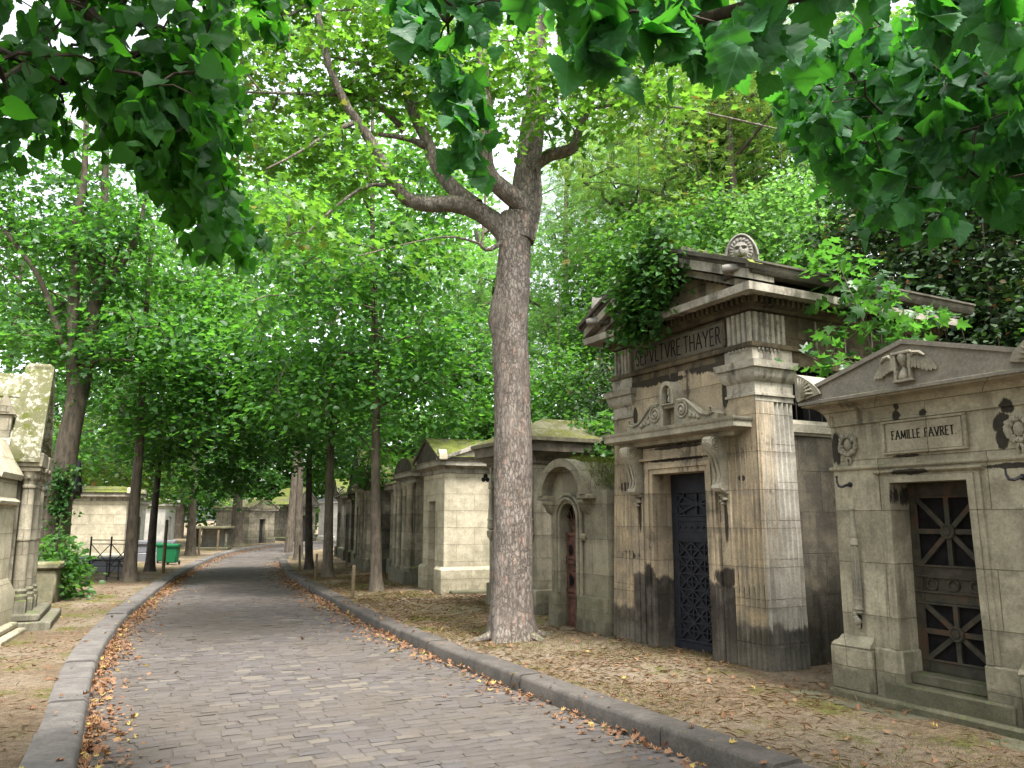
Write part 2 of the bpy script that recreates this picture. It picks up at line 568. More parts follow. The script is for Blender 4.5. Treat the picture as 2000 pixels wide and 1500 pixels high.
M['soot_stain'] = plain('soot_stain', (.03, .026, .022), .95, .05, var=.6, scale=30)
M['slate'] = plain('slate', (.05, .052, .058), .5, .4, var=.35)
M['green_plastic'] = plain('green_plastic', (.007, .10, .034), .55, .2, var=.08, bump=.03)
M['rubber'] = plain('rubber', (.02, .02, .02), .7, .2)
M['post_wood'] = plain('post_wood', (.12, .09, .055), .85, .1, scale=25)
M['bark_maple'] = barkmat('bark_maple', (.135, .112, .093), (.245, .21, .178), 1.0, .5, True)
M['bark_grey'] = barkmat('bark_grey', (.06, .049, .037), (.12, .098, .073), 1.2, .45)
M['bark_dark'] = barkmat('bark_dark', (.03, .025, .02), (.07, .056, .042), 1.4, .25)
M['mask_stone'] = stone('mask_stone', (.23, .215, .19), (.17, .16, .14), None, 0, 0, streak=.5, moss=.1, seed=24, green=0)
M['leaf_maple'] = leafmat('leaf_maple', (.05, .135, .016), (.09, .20, .03), (.18, .40, .032), .46, (.2, .2, .03))
M['leaf_linden'] = leafmat('leaf_linden', (.014, .062, .013), (.060, .152, .034), (.13, .36, .032), .43, None)
M['leaf_dark'] = leafmat('leaf_dark', (.012, .05, .010), (.042, .108, .022), (.10, .30, .028), .40)
M['leaf_near'] = leafmat('leaf_near', (.008, .042, .008), (.020, .078, .015), (.08, .34, .016), .44, None, .55, .2, True)
M['leaf_plane'] = leafmat('leaf_plane', (.018, .085, .024), (.052, .165, .062), (.09, .38, .025), .42, None, .5, .28, True)
M['leaf_acacia'] = leafmat('leaf_acacia', (.065, .16, .035), (.12, .25, .06), (.20, .42, .07), .45)
M['leaf_chestnut'] = leafmat('leaf_chestnut', (.055, .13, .022), (.12, .19, .035), (.22, .38, .05), .46, (.28, .15, .03))
M['leaf_bush'] = leafmat('leaf_bush', (.018, .07, .013), (.07, .16, .03), (.13, .33, .033), .42)
M['leaf_evergreen'] = leafmat('leaf_evergreen', (.016, .04, .014), (.05, .08, .034), (.05, .12, .02), .2, (.16, .075, .03), .55, .2)
M['leaf_ivy'] = leafmat('leaf_ivy', (.014, .055, .012), (.045, .12, .022), (.07, .2, .02), .25, (.16, .26, .03), .5, .2)
M['leaf_dead'] = leafmat('leaf_dead', (.17, .082, .045), (.27, .16, .09), (.3, .13, .04), .15, (.36, .27, .08), .8, .1)
M['straw'] = leafmat('straw', (.17, .112, .06), (.31, .21, .115), (.2, .12, .05), .1, None, .85, .1)
M['grass'] = leafmat('grass', (.085, .115, .018), (.18, .19, .04), (.18, .22, .03), .3, None, .7, .2)
# ------------------------------------------------------------------ light, sky, camera
SUN_EL, SUN_AZ = R(64), R(150)      # azimuth measured from +Y (viewing direction) towards +X
wd = bpy.data.worlds.new('World')
SC.world = wd
wd.use_nodes = True
wt = wd.node_tree
bg = wt.nodes['Background']
sky = wt.nodes.new('ShaderNodeTexSky')
sky.sky_type = 'NISHITA'
sky.sun_disc = False
sky.sun_elevation = SUN_EL
sky.sun_rotation = SUN_AZ
sky.air_density, sky.dust_density, sky.ozone_density = 1.0, 4.0, 1.0
hs = wt.nodes.new('ShaderNodeHueSaturation')
hs.inputs['Saturation'].default_value = .28
wt.links.new(sky.outputs[0], hs.inputs['Color'])
wt.links.new(hs.outputs[0], bg.inputs['Color'])
bg.inputs['Strength'].default_value = .15
sl = bpy.data.lights.new('sun', 'SUN')
sl.energy, sl.angle, sl.color = 2.0, R(10), (1.0, .98, .95)
so = bpy.data.objects.new('sun', sl)
COL.objects.link(so)
sdir = Vector((math.sin(SUN_AZ) * math.cos(SUN_EL), math.cos(SUN_AZ) * math.cos(SUN_EL), math.sin(SUN_EL)))
so.rotation_euler = sdir.to_track_quat('Z', 'Y').to_euler()
so.location = (0, 0, 40)
cam = bpy.data.cameras.new('camera')
cam.sensor_width, cam.lens = 36.0, FPX / 2000 * 36
cam.clip_start, cam.clip_end = .05, 2000
co = bpy.data.objects.new('camera', cam)
COL.objects.link(co)
co.location = (0, 0, EYE)
co.rotation_euler = (PI / 2 + PITCH, 0, 0)
SC.camera = co
SC.view_settings.view_transform = 'Standard'
SC.view_settings.look = 'None'
SC.view_settings.gamma = 1
SC.view_settings.exposure = 2.25
SC.cycles.use_denoising = True
SC.cycles.max_bounces = 7
SC.cycles.diffuse_bounces = 4
SC.cycles.glossy_bounces = 2
SC.cycles.transmission_bounces = 4
SC.cycles.caustics_reflective = False
SC.cycles.caustics_refractive = False
SC.cycles.sample_clamp_indirect = 6

# ------------------------------------------------------------------ the lane
SL = [(1.0, -3.2), (-.95, 1.3), (-2.86, 5.57), (-4.45, 8.9), (-5.86, 12.4), (-7.28, 16.6), (-9.05, 22.2), (-11.3, 30.3), (-12.73, 36.65), (-13.6, 43.3), (-13.3, 49), (-11.2, 55), (-7.5, 60), (-2, 63)]
SR = [(5.0, -1.3), (2.7, 3.0), (.38, 7.25), (-1.2, 10.4), (-2.55, 13.4), (-4.2, 17.4), (-6.4, 23.1), (-8.75, 30.6), (-9.7, 36.0), (-9.55, 40.5), (-8.4, 44.5), (-6.0, 48), (-3, 50.5), (1, 52.5)]


def catmull(P, t):
    P = np.array(P, float)
    i = min(int(t), len(P) - 2)
    u = t - i
    p0, p1, p2, p3 = P[max(i - 1, 0)], P[i], P[i + 1], P[min(i + 2, len(P) - 1)]
    return .5 * (2 * p1 + (p2 - p0) * u + (2 * p0 - 5 * p1 + 4 * p2 - p3) * u * u + (3 * p1 - p0 - 3 * p2 + p3) * u ** 3)


NT_ = 400
TS = np.linspace(0, len(SL) - 1.001, NT_)
CL = np.array([catmull(SL, t) for t in TS])
CR_ = np.array([catmull(SR, t) for t in TS])


def arclen(C):
    return np.concatenate([[0], np.cumsum(np.linalg.norm(np.diff(C, axis=0), axis=1))])


MIDC = (CL + CR_) / 2
MIDS = arclen(MIDC)
LL, LR = arclen(CL), arclen(CR_)


def interp(S, C, s):
    return np.array((np.interp(s, S, C[:, 0]), np.interp(s, S, C[:, 1])))


def seg_dist(X, Y, C):
    d = np.full(X.shape, 1e9)
    C = C[::4]
    for a, b in zip(C[:-1], C[1:]):
        e = b - a
        t = np.clip(((X - a[0]) * e[0] + (Y - a[1]) * e[1]) / (e @ e), 0, 1)
        d = np.minimum(d, np.hypot(X - a[0] - t * e[0], Y - a[1] - t * e[1]))
    return d


def in_road(X, Y):
    poly = np.concatenate([CL[::4], CR_[::-4]])
    ins = np.zeros(X.shape, bool)
    j = len(poly) - 1
    for i in range(len(poly)):
        (xi, yi), (xj, yj) = poly[i], poly[j]
        c = ((yi > Y) != (yj > Y)) & (X < (xj - xi) * (Y - yi) / (yj - yi + 1e-12) + xi)
        ins ^= c
        j = i
    return ins


def smooth01(x):
    x = np.clip(x, 0, 1)
    return x * x * (3 - 2 * x)


def terrain(X, Y, detail=True):
    X, Y = np.asarray(X, float), np.asarray(Y, float)
    dl, dr = seg_dist(X, Y, CL), seg_dist(X, Y, CR_)
    ins = in_road(X, Y)
    right = (dr < dl) & ~ins
    z = np.full(X.shape, .125)
    z += np.where(right, .05 * smooth01((dr - .5) / 1.5) + 8.5 * smooth01((dr - 4.6) / 17) + 3 * smooth01((dr - 25) / 40), .06 * smooth01((dl - .8) / 3))
    if detail:
        n = .5 * np.sin(X * 2.1 + 1.3 * np.sin(Y * 1.7)) * np.sin(Y * 2.6 + X) + .5 * np.sin(X * 5.3 + 2 * np.sin(Y * 4.1))
        z += n * .012 * np.clip(np.minimum(dl, dr) * 2 - .5, 0, 1)
    return np.where(ins | (np.minimum(dl, dr) < .13), -.2, z)


def gz(x, y):
    return float(terrain(np.array([x]), np.array([y]), False)[0])


xs = np.concatenate([np.linspace(-260, -40, 12), np.linspace(-38, -17.5, 26), np.arange(-17, 9, .11), np.linspace(9.3, 34, 40), np.linspace(38, 260, 12)])
ys = np.concatenate([np.linspace(-260, -12, 14), np.linspace(-10, -4, 12), np.arange(-3.8, 30, .12), np.arange(30.2, 66, .22), np.linspace(68, 110, 22), np.linspace(120, 420, 12)])
GX, GY = np.meshgrid(xs, ys)
GZ = terrain(GX, GY)
nx_, ny_ = len(xs), len(ys)
gm = bpy.data.meshes.new('ground')
gm.vertices.add(nx_ * ny_)
gm.vertices.foreach_set('co', np.stack([GX, GY, GZ], -1).ravel())
ii = (np.arange(ny_ - 1)[:, None] * nx_ + np.arange(nx_ - 1)[None]).ravel()
qd = np.stack([ii, ii + 1, ii + nx_ + 1, ii + nx_], -1)
gm.loops.add(qd.size)
gm.loops.foreach_set('vertex_index', qd.ravel())
gm.polygons.add(len(qd))
gm.polygons.foreach_set('loop_start', np.arange(0, qd.size, 4))
gm.polygons.foreach_set('loop_total', np.full(len(qd), 4))
gm.polygons.foreach_set('use_smooth', np.ones(len(qd), bool))
gm.update()
t = NT('verge_earth')
tc = t.n('ShaderNodeTexCoord').outputs['Object']
a, b_, c_ = t.noise(tc, .7, 5, .6), t.noise(tc, 3.5, 6, .65), t.noise(tc, 45, 5, .7)
col = t.mix(t.ramp(b_, .35, .65), (.165, .122, .08), (.115, .085, .055))
col = t.mix(t.ramp(a, .45, .62), col, (.185, .15, .108))
col = t.mix(t.ramp(t.math('MULTIPLY_ADD', t.noise(tc, 1.1, 6, .65), .75, t.math('MULTIPLY', c_, .25)), .53, .59), col, (.10, .10, .03))
col = t.mix(t.ramp(c_, .55, .68), col, (.19, .115, .065))
col = t.mix(.85, col, t.mix(t.ramp(t.noise(tc, 95, 4, .75), .3, .7), (.4, .39, .37), (1.6, 1.6, 1.6)), 'MULTIPLY')
col = t.mix(.6, col, t.mix(t.ramp(t.noise(tc, 16, 6, .7), .35, .65), (.55, .53, .5), (1.4, 1.4, 1.4)), 'MULTIPLY')
bb = t.bump(c_, 1.0, .03)
bb = t.bump(t.noise(tc, 140, 4, .7), .6, .006, bb)
gm.materials.append(t.done(col, .95, bb, .1))
go = bpy.data.objects.new('ground', gm)
COL.objects.link(go)
tag(go, 'brown earth verge with patches of moss, rising to a slope behind the tombs', kind='structure')

# road: every sett is real, bedded in dark grit
rd = MB()
s, k = 0.4, 0
while s < MIDS[-1] - .5:
    far = s > 24
    pitch = random.uniform(.085, .112) * (1.9 if far else 1)
    f0, f1 = s / MIDS[-1], (s + pitch) / MIDS[-1]

    def pr(fs, q):
        ss = fs * MIDS[-1]
        tt = np.interp(ss, MIDS, np.arange(NT_))
        i = int(min(tt, NT_ - 2))
        u = tt - i
        l = CL[i] * (1 - u) + CL[i + 1] * u
        r_ = CR_[i] * (1 - u) + CR_[i + 1] * u
        return l * (1 - q) + r_ * q
    wd_ = np.linalg.norm(pr(f0, 1) - pr(f0, 0))
    q = -random.uniform(0, .2) / wd_
    while q < 1:
        ln = random.uniform(.13, .22) * (1.5 if far else 1) / wd_
        q0, q1 = max(q, .0), min(q + ln, 1)
        if q1 - q0 > .03 / wd_:
            g = .004
            gq, gs = g / wd_, g / MIDS[-1]
            jz = random.gauss(0, .0018)
            cam_ = .05 * (1 - (2 * (q0 + q1) / 2 - 1) ** 2)
            A = [pr(f0 + gs, q0 + gq), pr(f0 + gs, q1 - gq), pr(f1 - gs, q1 - gq), pr(f1 - gs, q0 + gq)]
            c = sum(A) / 4
            cam_ += .009 * math.sin(c[0] * 1.9 + .6 * c[1]) * math.sin(c[1] * 1.4 + 1)
            tl = (random.gauss(0, .013), random.gauss(0, .018))
            vs = []
            for ins_, z in ((0, -.03), (.04, -.003), (.16, .0)):
                for p in A:
                    e = p + (c - p) * ins_ + np.array((random.gauss(0, .004), random.gauss(0, .004)))
                    vs.append((e[0], e[1], cam_ + jz + z + (e - c) @ np.array(tl) * (z > -.02)))
            fs = [(8, 9, 10, 11)] + [(i + o, (i + 1) % 4 + o, 4 + o + (i + 1) % 4, 4 + o + i) for o in (0, 4) for i in range(4)]
            rd.add(vs, fs)
        q += ln
    s += pitch
t = NT('setts')
at_ = t.n('ShaderNodeAttribute', attribute_name='rnd')
tc = t.n('ShaderNodeTexCoord').outputs['Object']
col = t.crgb(at_.outputs['Fac'], [(0, (.064, .057, .053)), (.35, (.087, .076, .070)), (.6, (.078, .071, .069)), (.85, (.098, .086, .077)), (.97, (.12, .104, .086))])
nb, nf = t.noise(tc, .55, 5, .6), t.noise(tc, 70, 5, .7)
col = t.mix(t.ramp(nb, .4, .65), col, (.084, .072, .061))
col = t.mix(.6, col, t.mix(nf, (.5, .5, .5), (1.55, 1.55, 1.55)), 'MULTIPLY')
bb = t.bump(t.noise(tc, 30, 5, .6), .5, .006)
bb = t.bump(nf, .5, .003, bb)
road = rd.build('road', t.done(col, .95, bb, .03), None, True, 50, fix=False)
tag(road, 'lane of small worn purple grey stone setts curving away to the right', kind='structure')
bed = MB()
st_ = list(range(0, NT_, 2))
vs, fs = [], []
for i in st_:
    for q in np.linspace(-.04, 1.04, 17):
        p = CL[i] * (1 - q) + CR_[i] * q
        vs.append((p[0], p[1], .05 * (1 - (2 * q - 1) ** 2) - .0045 + .009 * math.sin(p[0] * 1.9 + .6 * p[1]) * math.sin(p[1] * 1.4 + 1)))
for a in range(len(st_) - 1):
    for b in range(16):
        fs.append((a * 17 + b, a * 17 + b + 1, a * 17 + b + 18, a * 17 + b + 17))
bed.add(vs, fs)
t = NT('grit')
tc = t.n('ShaderNodeTexCoord').outputs['Object']
col = t.mix(t.noise(tc, 9, 5, .6), (.05, .043, .035), (.10, .086, .07))
bed.build('road_bed', t.done(col, .95, t.bump(t.noise(tc, 90, 4, .7), .6, .006), .1), road, fix=False)

# kerbs: lengths of dressed stone following the two edges
for nm, C, S, side, lab in (('kerb', CR_, LR, 1, 'low dark stone kerb along the tomb side of the lane'), ('kerb', CL, LL, -1, 'low grey stone kerb along the left side of the lane')):
    kb = MB()
    s = 0.05
    while s < S[-1] - 1.2:
        ln = random.uniform(.85, 1.25)
        n = 5
        W_ = .27 if side > 0 else .30
        prof = [(0.0, -.1), (.004, .115), (.02, .138), (.04, .146), (W_ - .03, .15), (W_, .135), (W_, -.1)]
        dz, dw = random.gauss(0, .007), random.gauss(0, .006)
        path = []
        for i in range(n + 1):
            path.append(interp(S, C, s + .007 + (ln - .014) * i / n))
        if side < 0:
            path = path[::-1]
            # outward (left of the lane) must be right of travel
        vs = []
        for i, p in enumerate(path):
            d = path[min(i + 1, n)] - path[max(i - 1, 0)]
            d = d / np.linalg.norm(d)
            nrm = np.array((d[1], -d[0]))
            for o, z in prof:
                q = p + nrm * (o + dw)
                vs.append((q[0], q[1], z + (dz if z > 0 else 0)))
        k = len(prof)
        fs = [(i * k + c, (i + 1) * k + c, (i + 1) * k + c + 1, i * k + c + 1) for i in range(n) for c in range(k - 1)]
        fs += [tuple(range(k)), tuple(n * k + c for c in range(k - 1, -1, -1))]
        kb.add(vs, fs)
        s += ln
    tag(kb.build(nm, M['dark_kerb' if side > 0 else 'kerb_stone'], None, True, 50), lab, kind='structure')


# ------------------------------------------------------------------ leaves
def half_outline(h):
    vs, fs = [], []
    n = len(h)
    mx = 0
    mid = []
    for x, y in h:
        mx = max(mx, min(x, 1.0))
        mid.append(max(0.0, mx if x > 0 else 0.0))
    mid = [m_ * .98 for m_ in mid]

    def zz(x, y):
        return .26 * abs(y) ** 1.3 - .22 * x * x + .03 * math.sin(x * 11) * abs(y) * 2
    for i in range(n):
        vs.append((mid[i], 0, -.22 * mid[i] ** 2))
    for sg in (1, -1):
        o = len(vs)
        for x, y in h:
            vs.append((x, sg * y, zz(x, y)))
        for i in range(n - 1):
            f = (i, i + 1, o + i + 1, o + i)
            fs.append(f if sg < 0 else f[::-1])
    return np.array(vs), fs


PLANE_T = half_outline([(0, .0), (-.07, .14), (-.08, .3), (.02, .34), (.05, .45), (.13, .45), (.2, .60), (.29, .56), (.42, .64), (.43, .5), (.51, .45), (.54, .36), (.66, .37), (.69, .27), (.79, .25), (.83, .15), (.92, .1), (1.0, 0)])
HEART_T = half_outline([(0, 0), (-.1, .12), (-.1, .27), (-.02, .38), (.07, .41), (.13, .48), (.22, .47), (.3, .49), (.4, .44), (.5, .42), (.57, .34), (.66, .31), (.74, .2), (.84, .12), (1, 0)])
OVAL_T = (np.array([(0, 0, 0), (.22, .33, .07), (.6, .34, .04), (1, 0, -.1), (.6, -.34, .04), (.22, -.33, .07)]), [(0, 3, 2, 1), (0, 5, 4, 3)])
MAPLE_T = (np.array([(0, 0, 0), (1, 0, -.14), (-.08, .2, .05), (.14, .55, .06), (.28, .26, .0), (.62, .5, .0), (.58, .19, -.04), (-.08, -.2, .05), (.14, -.55, .06), (.28, -.26, .0), (.62, -.5, .0), (.58, -.19, -.04)]),
           [(1, 6, 5, 4, 3, 2, 0), (0, 7, 8, 9, 10, 11, 1)])
SLIM_T = (np.array([(0, 0, 0), (.35, .15, .03), (1, 0, -.12), (.35, -.15, .03)]), [(0, 2, 1), (0, 3, 2)])


def pinnate():
    vs, fs = [], []
    for i in range(5):
        x = .12 + i * .18
        for sg in (1, -1):
            o = len(vs)
            vs += [(x, 0, -.1 * x), (x + .13, sg * .14, .02 - .1 * x), (x + .17, sg * .34, -.06 - .1 * x), (x + .02, sg * .17, -.1 * x)]
            fs.append((o, o + 1, o + 2, o + 3) if sg < 0 else (o + 3, o + 2, o + 1, o))
    return np.array(vs), fs


PINNATE_T = pinnate()


def leaves(name, P, T, N, S, tmpl, mat, parent=None, rnd=None, curl=None):
    tv, tf = tmpl
    n, k = len(P), len(tv)
    T = T / (np.linalg.norm(T, axis=1)[:, None] + 1e-9)
    N = N - T * (N * T).sum(1)[:, None]
    N = N / (np.linalg.norm(N, axis=1)[:, None] + 1e-9)
    B = np.cross(N, T)
    S = np.asarray(S)[:, None, None]
    zc = tv[None, :, 2:3]
    if curl is not None:
        zc = zc + curl[:, None, None] * (tv[None, :, 0:1] ** 2 + 2.2 * tv[None, :, 1:2] ** 2)
    V = P[:, None, :] + S * (tv[None, :, 0:1] * T[:, None] + tv[None, :, 1:2] * B[:, None] + zc * N[:, None])
    V = V.reshape(-1, 3)
    ls = np.array([len(f) for f in tf])
    fl = np.concatenate([np.array(f) for f in tf])
    loops = (fl[None] + (np.arange(n) * k)[:, None]).ravel()
    tot = np.tile(ls, n)
    me = bpy.data.meshes.new(name)
    me.vertices.add(len(V))
    me.vertices.foreach_set('co', V.ravel().astype(np.float32))
    me.loops.add(len(loops))
    me.loops.foreach_set('vertex_index', loops.astype(np.int32))
    me.polygons.add(len(tot))
    me.polygons.foreach_set('loop_start', np.concatenate([[0], np.cumsum(tot)[:-1]]).astype(np.int32))
    me.polygons.foreach_set('loop_total', tot.astype(np.int32))
    if k > 20:
        me.polygons.foreach_set('use_smooth', np.ones(len(tot), bool))
    me.update()
    r_ = RNG.random(n) if rnd is None else rnd
    a = me.attributes.new('rnd', 'FLOAT', 'POINT')
    a.data.foreach_set('value', np.repeat(r_, k).astype(np.float32))
    if k > 20:
        for nm_, ax in (('lx', 0), ('ly', 1)):
            a = me.attributes.new(nm_, 'FLOAT', 'POINT')
            a.data.foreach_set('value', np.tile(tv[:, ax], n).astype(np.float32))
    me.materials.append(mat)
    o = bpy.data.objects.new(name, me)
    COL.objects.link(o)
    if parent is not None:
        o.parent = parent
    return o


def unit(n):
    v = RNG.normal(size=(n, 3))
    return v / np.linalg.norm(v, axis=1)[:, None]


# fallen leaves along the kerbs, on the verges and a few on the setts
pts = []


def edge_litter(C, S, side, a, b, per, spread, up):
    n = int((b - a) * per)
    ss = RNG.uniform(a, b, n)
    clump = .5 + .5 * np.sin(ss * 2.3) * np.sin(ss * .9 + 1)
    ss = ss[RNG.random(n) < .35 + .65 * clump]
    p = np.stack([np.interp(ss, S, C[:, 0]), np.interp(ss, S, C[:, 1])], -1)
    q = np.stack([np.interp(ss + .05, S, C[:, 0]), np.interp(ss + .05, S, C[:, 1])], -1)
    d = (q - p) / np.linalg.norm(q - p, axis=1)[:, None]
    nrm = np.stack([d[:, 1], -d[:, 0]], -1) * side
    o = -np.abs(RNG.exponential(spread, len(ss))) - .01
    e = p + nrm * o[:, None]
    z = .012 + up * np.exp(o / spread) * RNG.random(len(ss)) + .05 * (1 - (1 + np.minimum(0, o) / 1.8) ** 2) * 0 + .022 * np.minimum(1, -o * 2)
    for x, y, h in zip(e[:, 0], e[:, 1], z):
        pts.append((x, y, h))


edge_litter(CL, LL, -1, 3, 30, 200, .10, .07)
edge_litter(CL, LL, -1, 30, 52, 70, .16, .05)
edge_litter(CR_, LR, 1, 2, 26, 80, .12, .04)
edge_litter(CR_, LR, 1, 12, 34, 70, .22, .04)
lx, ly = RNG.uniform(-9, 6, 16000), RNG.uniform(1.5, 26, 16000)
dl_, dr_, ins_ = seg_dist(lx, ly, CL), seg_dist(lx, ly, CR_), in_road(lx, ly)
keep = np.where(ins_, RNG.random(16000) < .012, (np.minimum(dl_, dr_) < 3.4) & (RNG.random(16000) < np.where(dr_ < dl_, .42, .22)))
lx, ly, ins_ = lx[keep], ly[keep], ins_[keep]
lz = np.where(ins_, .055, terrain(lx, ly) + .012)
kerbtop = (~ins_) & (np.minimum(dl_[keep], dr_[keep]) < .29)
lz = np.where(kerbtop, .158, lz)
pts = np.concatenate([np.array(pts), np.stack([lx, ly, lz], -1)])
pts = pts[RNG.permutation(len(pts))]
n = len(pts)
Tn = unit(n) * np.array((1, 1, .35))
Nn = unit(n) * .45 + np.array((0, 0, 1))
tag(leaves('fallen_leaves', pts, Tn, Nn, RNG.uniform(.024, .058, n), MAPLE_T, M['leaf_dead'], None, None, RNG.uniform(-.6, .9, n)),
    'curled orange brown fallen leaves gathered along both kerbs', kind='stuff')

# dry straw on the verge in front of the tombs, and short mossy grass
def scatter_verge(n, x0, x1, y0, y1, dmin, dmax, thr, f, right=True):
    x, y = RNG.uniform(x0, x1, n), RNG.uniform(y0, y1, n)
    dl, dr, ins = seg_dist(x, y, CL), seg_dist(x, y, CR_), in_road(x, y)
    d = dr if right else dl
    v = np.sin(x * f + 2 * np.sin(y * f * .7)) * np.sin(y * f * 1.3 + 1.7 * np.sin(x * f * .6)) + RNG.normal(0, .25, n)
    k = (~ins) & (d > dmin) & (d < dmax) & (v > thr) & ((dr < dl) == right)
    return x[k], y[k]


x, y = scatter_verge(90000, -7, 6, 3, 22, .28, 2.7, -.5, 1.3)
x3, y3 = scatter_verge(30000, -13, -2, 4, 24, .33, 2.5, .2, 1.1, False)
x, y = np.concatenate([x, x3]), np.concatenate([y, y3])
n = len(x)
P_ = np.stack([x, y, terrain(x, y) + RNG.uniform(.004, .022, n)], -1)
tag(leaves('dry_grass', P_, unit(n) * np.array((1, 1, .18)), unit(n) * .3 + np.array((0, 0, 1)), RNG.uniform(.05, .13, n), (SLIM_T[0] * np.array((1, .16, 1)), SLIM_T[1]), M['straw']),
    'flattened straw coloured dry grass on the verge before the tombs', kind='stuff')
gx, gy = scatter_verge(190000, -7, 6, 3, 24, .32, 2.6, .36, 1.05)
x2, y2 = scatter_verge(30000, -14, -3, 4, 26, .4, 2.5, .45, .9, False)
x, y = np.concatenate([gx, x2]), np.concatenate([gy, y2])
n = len(x)
P_ = np.stack([x, y, terrain(x, y) - .004], -1)
tag(leaves('moss_grass', P_, unit(n) * np.array((1, 1, .2)) * .8 + np.array((0, 0, .7)), unit(n), RNG.uniform(.018, .045, n), (SLIM_T[0] * np.array((1, .55, 1)), SLIM_T[1]), M['grass']),
    'short yellow green moss and grass patches on the verges', kind='stuff')

# twigs and grit on both verges
n = 9000
x, y = RNG.uniform(-12, 6, n), RNG.uniform(3, 24, n)
dl, dr, ins = seg_dist(x, y, CL), seg_dist(x, y, CR_), in_road(x, y)
k_ = (~ins) & (np.minimum(dl, dr) > .32) & (np.minimum(dl, dr) < 2.8)
x, y = x[k_], y[k_]
n = len(x)
tag(leaves('twigs', np.stack([x, y, terrain(x, y) + .006], -1), unit(n) * np.array((1, 1, .08)), unit(n) * .2 + np.array((0, 0, 1)), RNG.uniform(.03, .16, n) * np.where(RNG.random(n) < .7, .5, 1), (SLIM_T[0] * np.array((1, .2, .3)), SLIM_T[1]), plain('twig_brown', (.09, .065, .045), .9, .1)),
    'scattered dead twigs and bark crumbs on the earth verges', kind='stuff')
# ------------------------------------------------------------------ lettering: incised capitals drawn as strokes in a unit box
GLY = {
    'A': (.86, [((0, 0), (.43, 1)), ((.43, 1), (.86, 0)), ((.16, .36), (.70, .36))]),
    'E': (.62, [((.06, 0), (.06, 1)), ((.06, 1), (.6, 1)), ((.06, .52), (.5, .52)), ((.06, 0), (.62, 0))]),
    'F': (.58, [((.06, 0), (.06, 1)), ((.06, 1), (.58, 1)), ((.06, .52), (.48, .52))]),
    'H': (.76, [((.06, 0), (.06, 1)), ((.70, 0), (.70, 1)), ((.06, .52), (.70, .52))]),
    'I': (.12, [((.06, 0), (.06, 1))]),
    'L': (.56, [((.06, 0), (.06, 1)), ((.06, 0), (.56, 0))]),
    'M': (.96, [((.06, 0), (.1, 1)), ((.1, 1), (.48, .1)), ((.48, .1), (.86, 1)), ((.86, 1), (.9, 0))]),
    'P': (.60, [((.06, 0), (.06, 1)), ((.06, 1), (.4, 1)), ((.4, 1), (.56, .87)), ((.56, .87), (.56, .65)), ((.56, .65), (.4, .5)), ((.4, .5), (.06, .5))]),
    'R': (.68, [((.06, 0), (.06, 1)), ((.06, 1), (.4, 1)), ((.4, 1), (.56, .88)), ((.56, .88), (.56, .66)), ((.56, .66), (.4, .52)), ((.4, .52), (.06, .52)), ((.32, .52), (.68, 0))]),
    'S': (.58, [((.55, .85), (.42, .98)), ((.42, .98), (.2, .98)), ((.2, .98), (.06, .85)), ((.06, .85), (.08, .66)), ((.08, .66), (.5, .38)), ((.5, .38), (.55, .18)), ((.55, .18), (.42, .02)), ((.42, .02), (.18, .02)), ((.18, .02), (.04, .15))]),
    'T': (.70, [((.35, 0), (.35, 1)), ((0, 1), (.7, 1))]),
    'V': (.82, [((0, 1), (.41, 0)), ((.41, 0), (.82, 1))]),
    'Y': (.78, [((0, 1), (.39, .48)), ((.78, 1), (.39, .48)), ((.39, .48), (.39, 0))]),
    '·': (.12, [((.02, .5), (.1, .5))]),
    '.': (.12, [((.02, .03), (.1, .03))]),
}


def lettering(mb, text, x0, x1, z, h, y0, y1, thick, serif=False, gap=.22):
    ws = [GLY[c][0] if c != ' ' else .4 for c in text]
    tot = sum(ws) + gap * (len(text) - 1)
    sx = (x1 - x0) / tot
    x = x0
    for c, w in zip(text, ws):
        if c != ' ':
            for k, (p, q) in enumerate(GLY[c][1]):
                a = (x + p[0] * sx, z + p[1] * h)
                b = (x + q[0] * sx, z + q[1] * h)
                dx, dz = abs(b[0] - a[0]), abs(b[1] - a[1])
                th = thick
                if serif:
                    th = thick * (1.6 if dz > dx * .7 and (q[0] >= p[0]) else 1.35)
                mb.bar(a, b, th, y0 - k * .00006, y1)
                if serif and dz > .8 * h and c not in 'MN':
                    for e in (a, b):
                        mb.bar((e[0] - thick * 2, e[1]), (e[0] + thick * 2, e[1]), thick * .7, y0 - .0005, y1)
        x += (w + gap) * sx


def gable(x0, x1, z0, zt, th):
    c = (x0 + x1) / 2
    return [(x0, z0), (c, zt), (x1, z0), (x1, z0 + th), (c, zt + th), (x0, z0 + th)]


def flutes(x0, x1, n, depth, y=0.0, k=4):
    """points along a fluted face at y, running +x"""
    pts = []
    w = (x1 - x0) / n
    for i in range(n):
        a = x0 + i * w
        pts.append((a + w * .06, y))
        for j in range(1, k):
            t_ = j / k
            pts.append((a + w * (.1 + .8 * t_), y + depth * math.sin(PI * t_) ** .7))
        pts.append((a + w * .94, y))
    return pts


def spiral(cx, cz, r0, r1, a0, turns, y, n=36):
    return [(cx + (r0 + (r1 - r0) * i / n) * math.cos(a0 + turns * 2 * PI * i / n), y, cz + (r0 + (r1 - r0) * i / n) * math.sin(a0 + turns * 2 * PI * i / n)) for i in range(n + 1)]


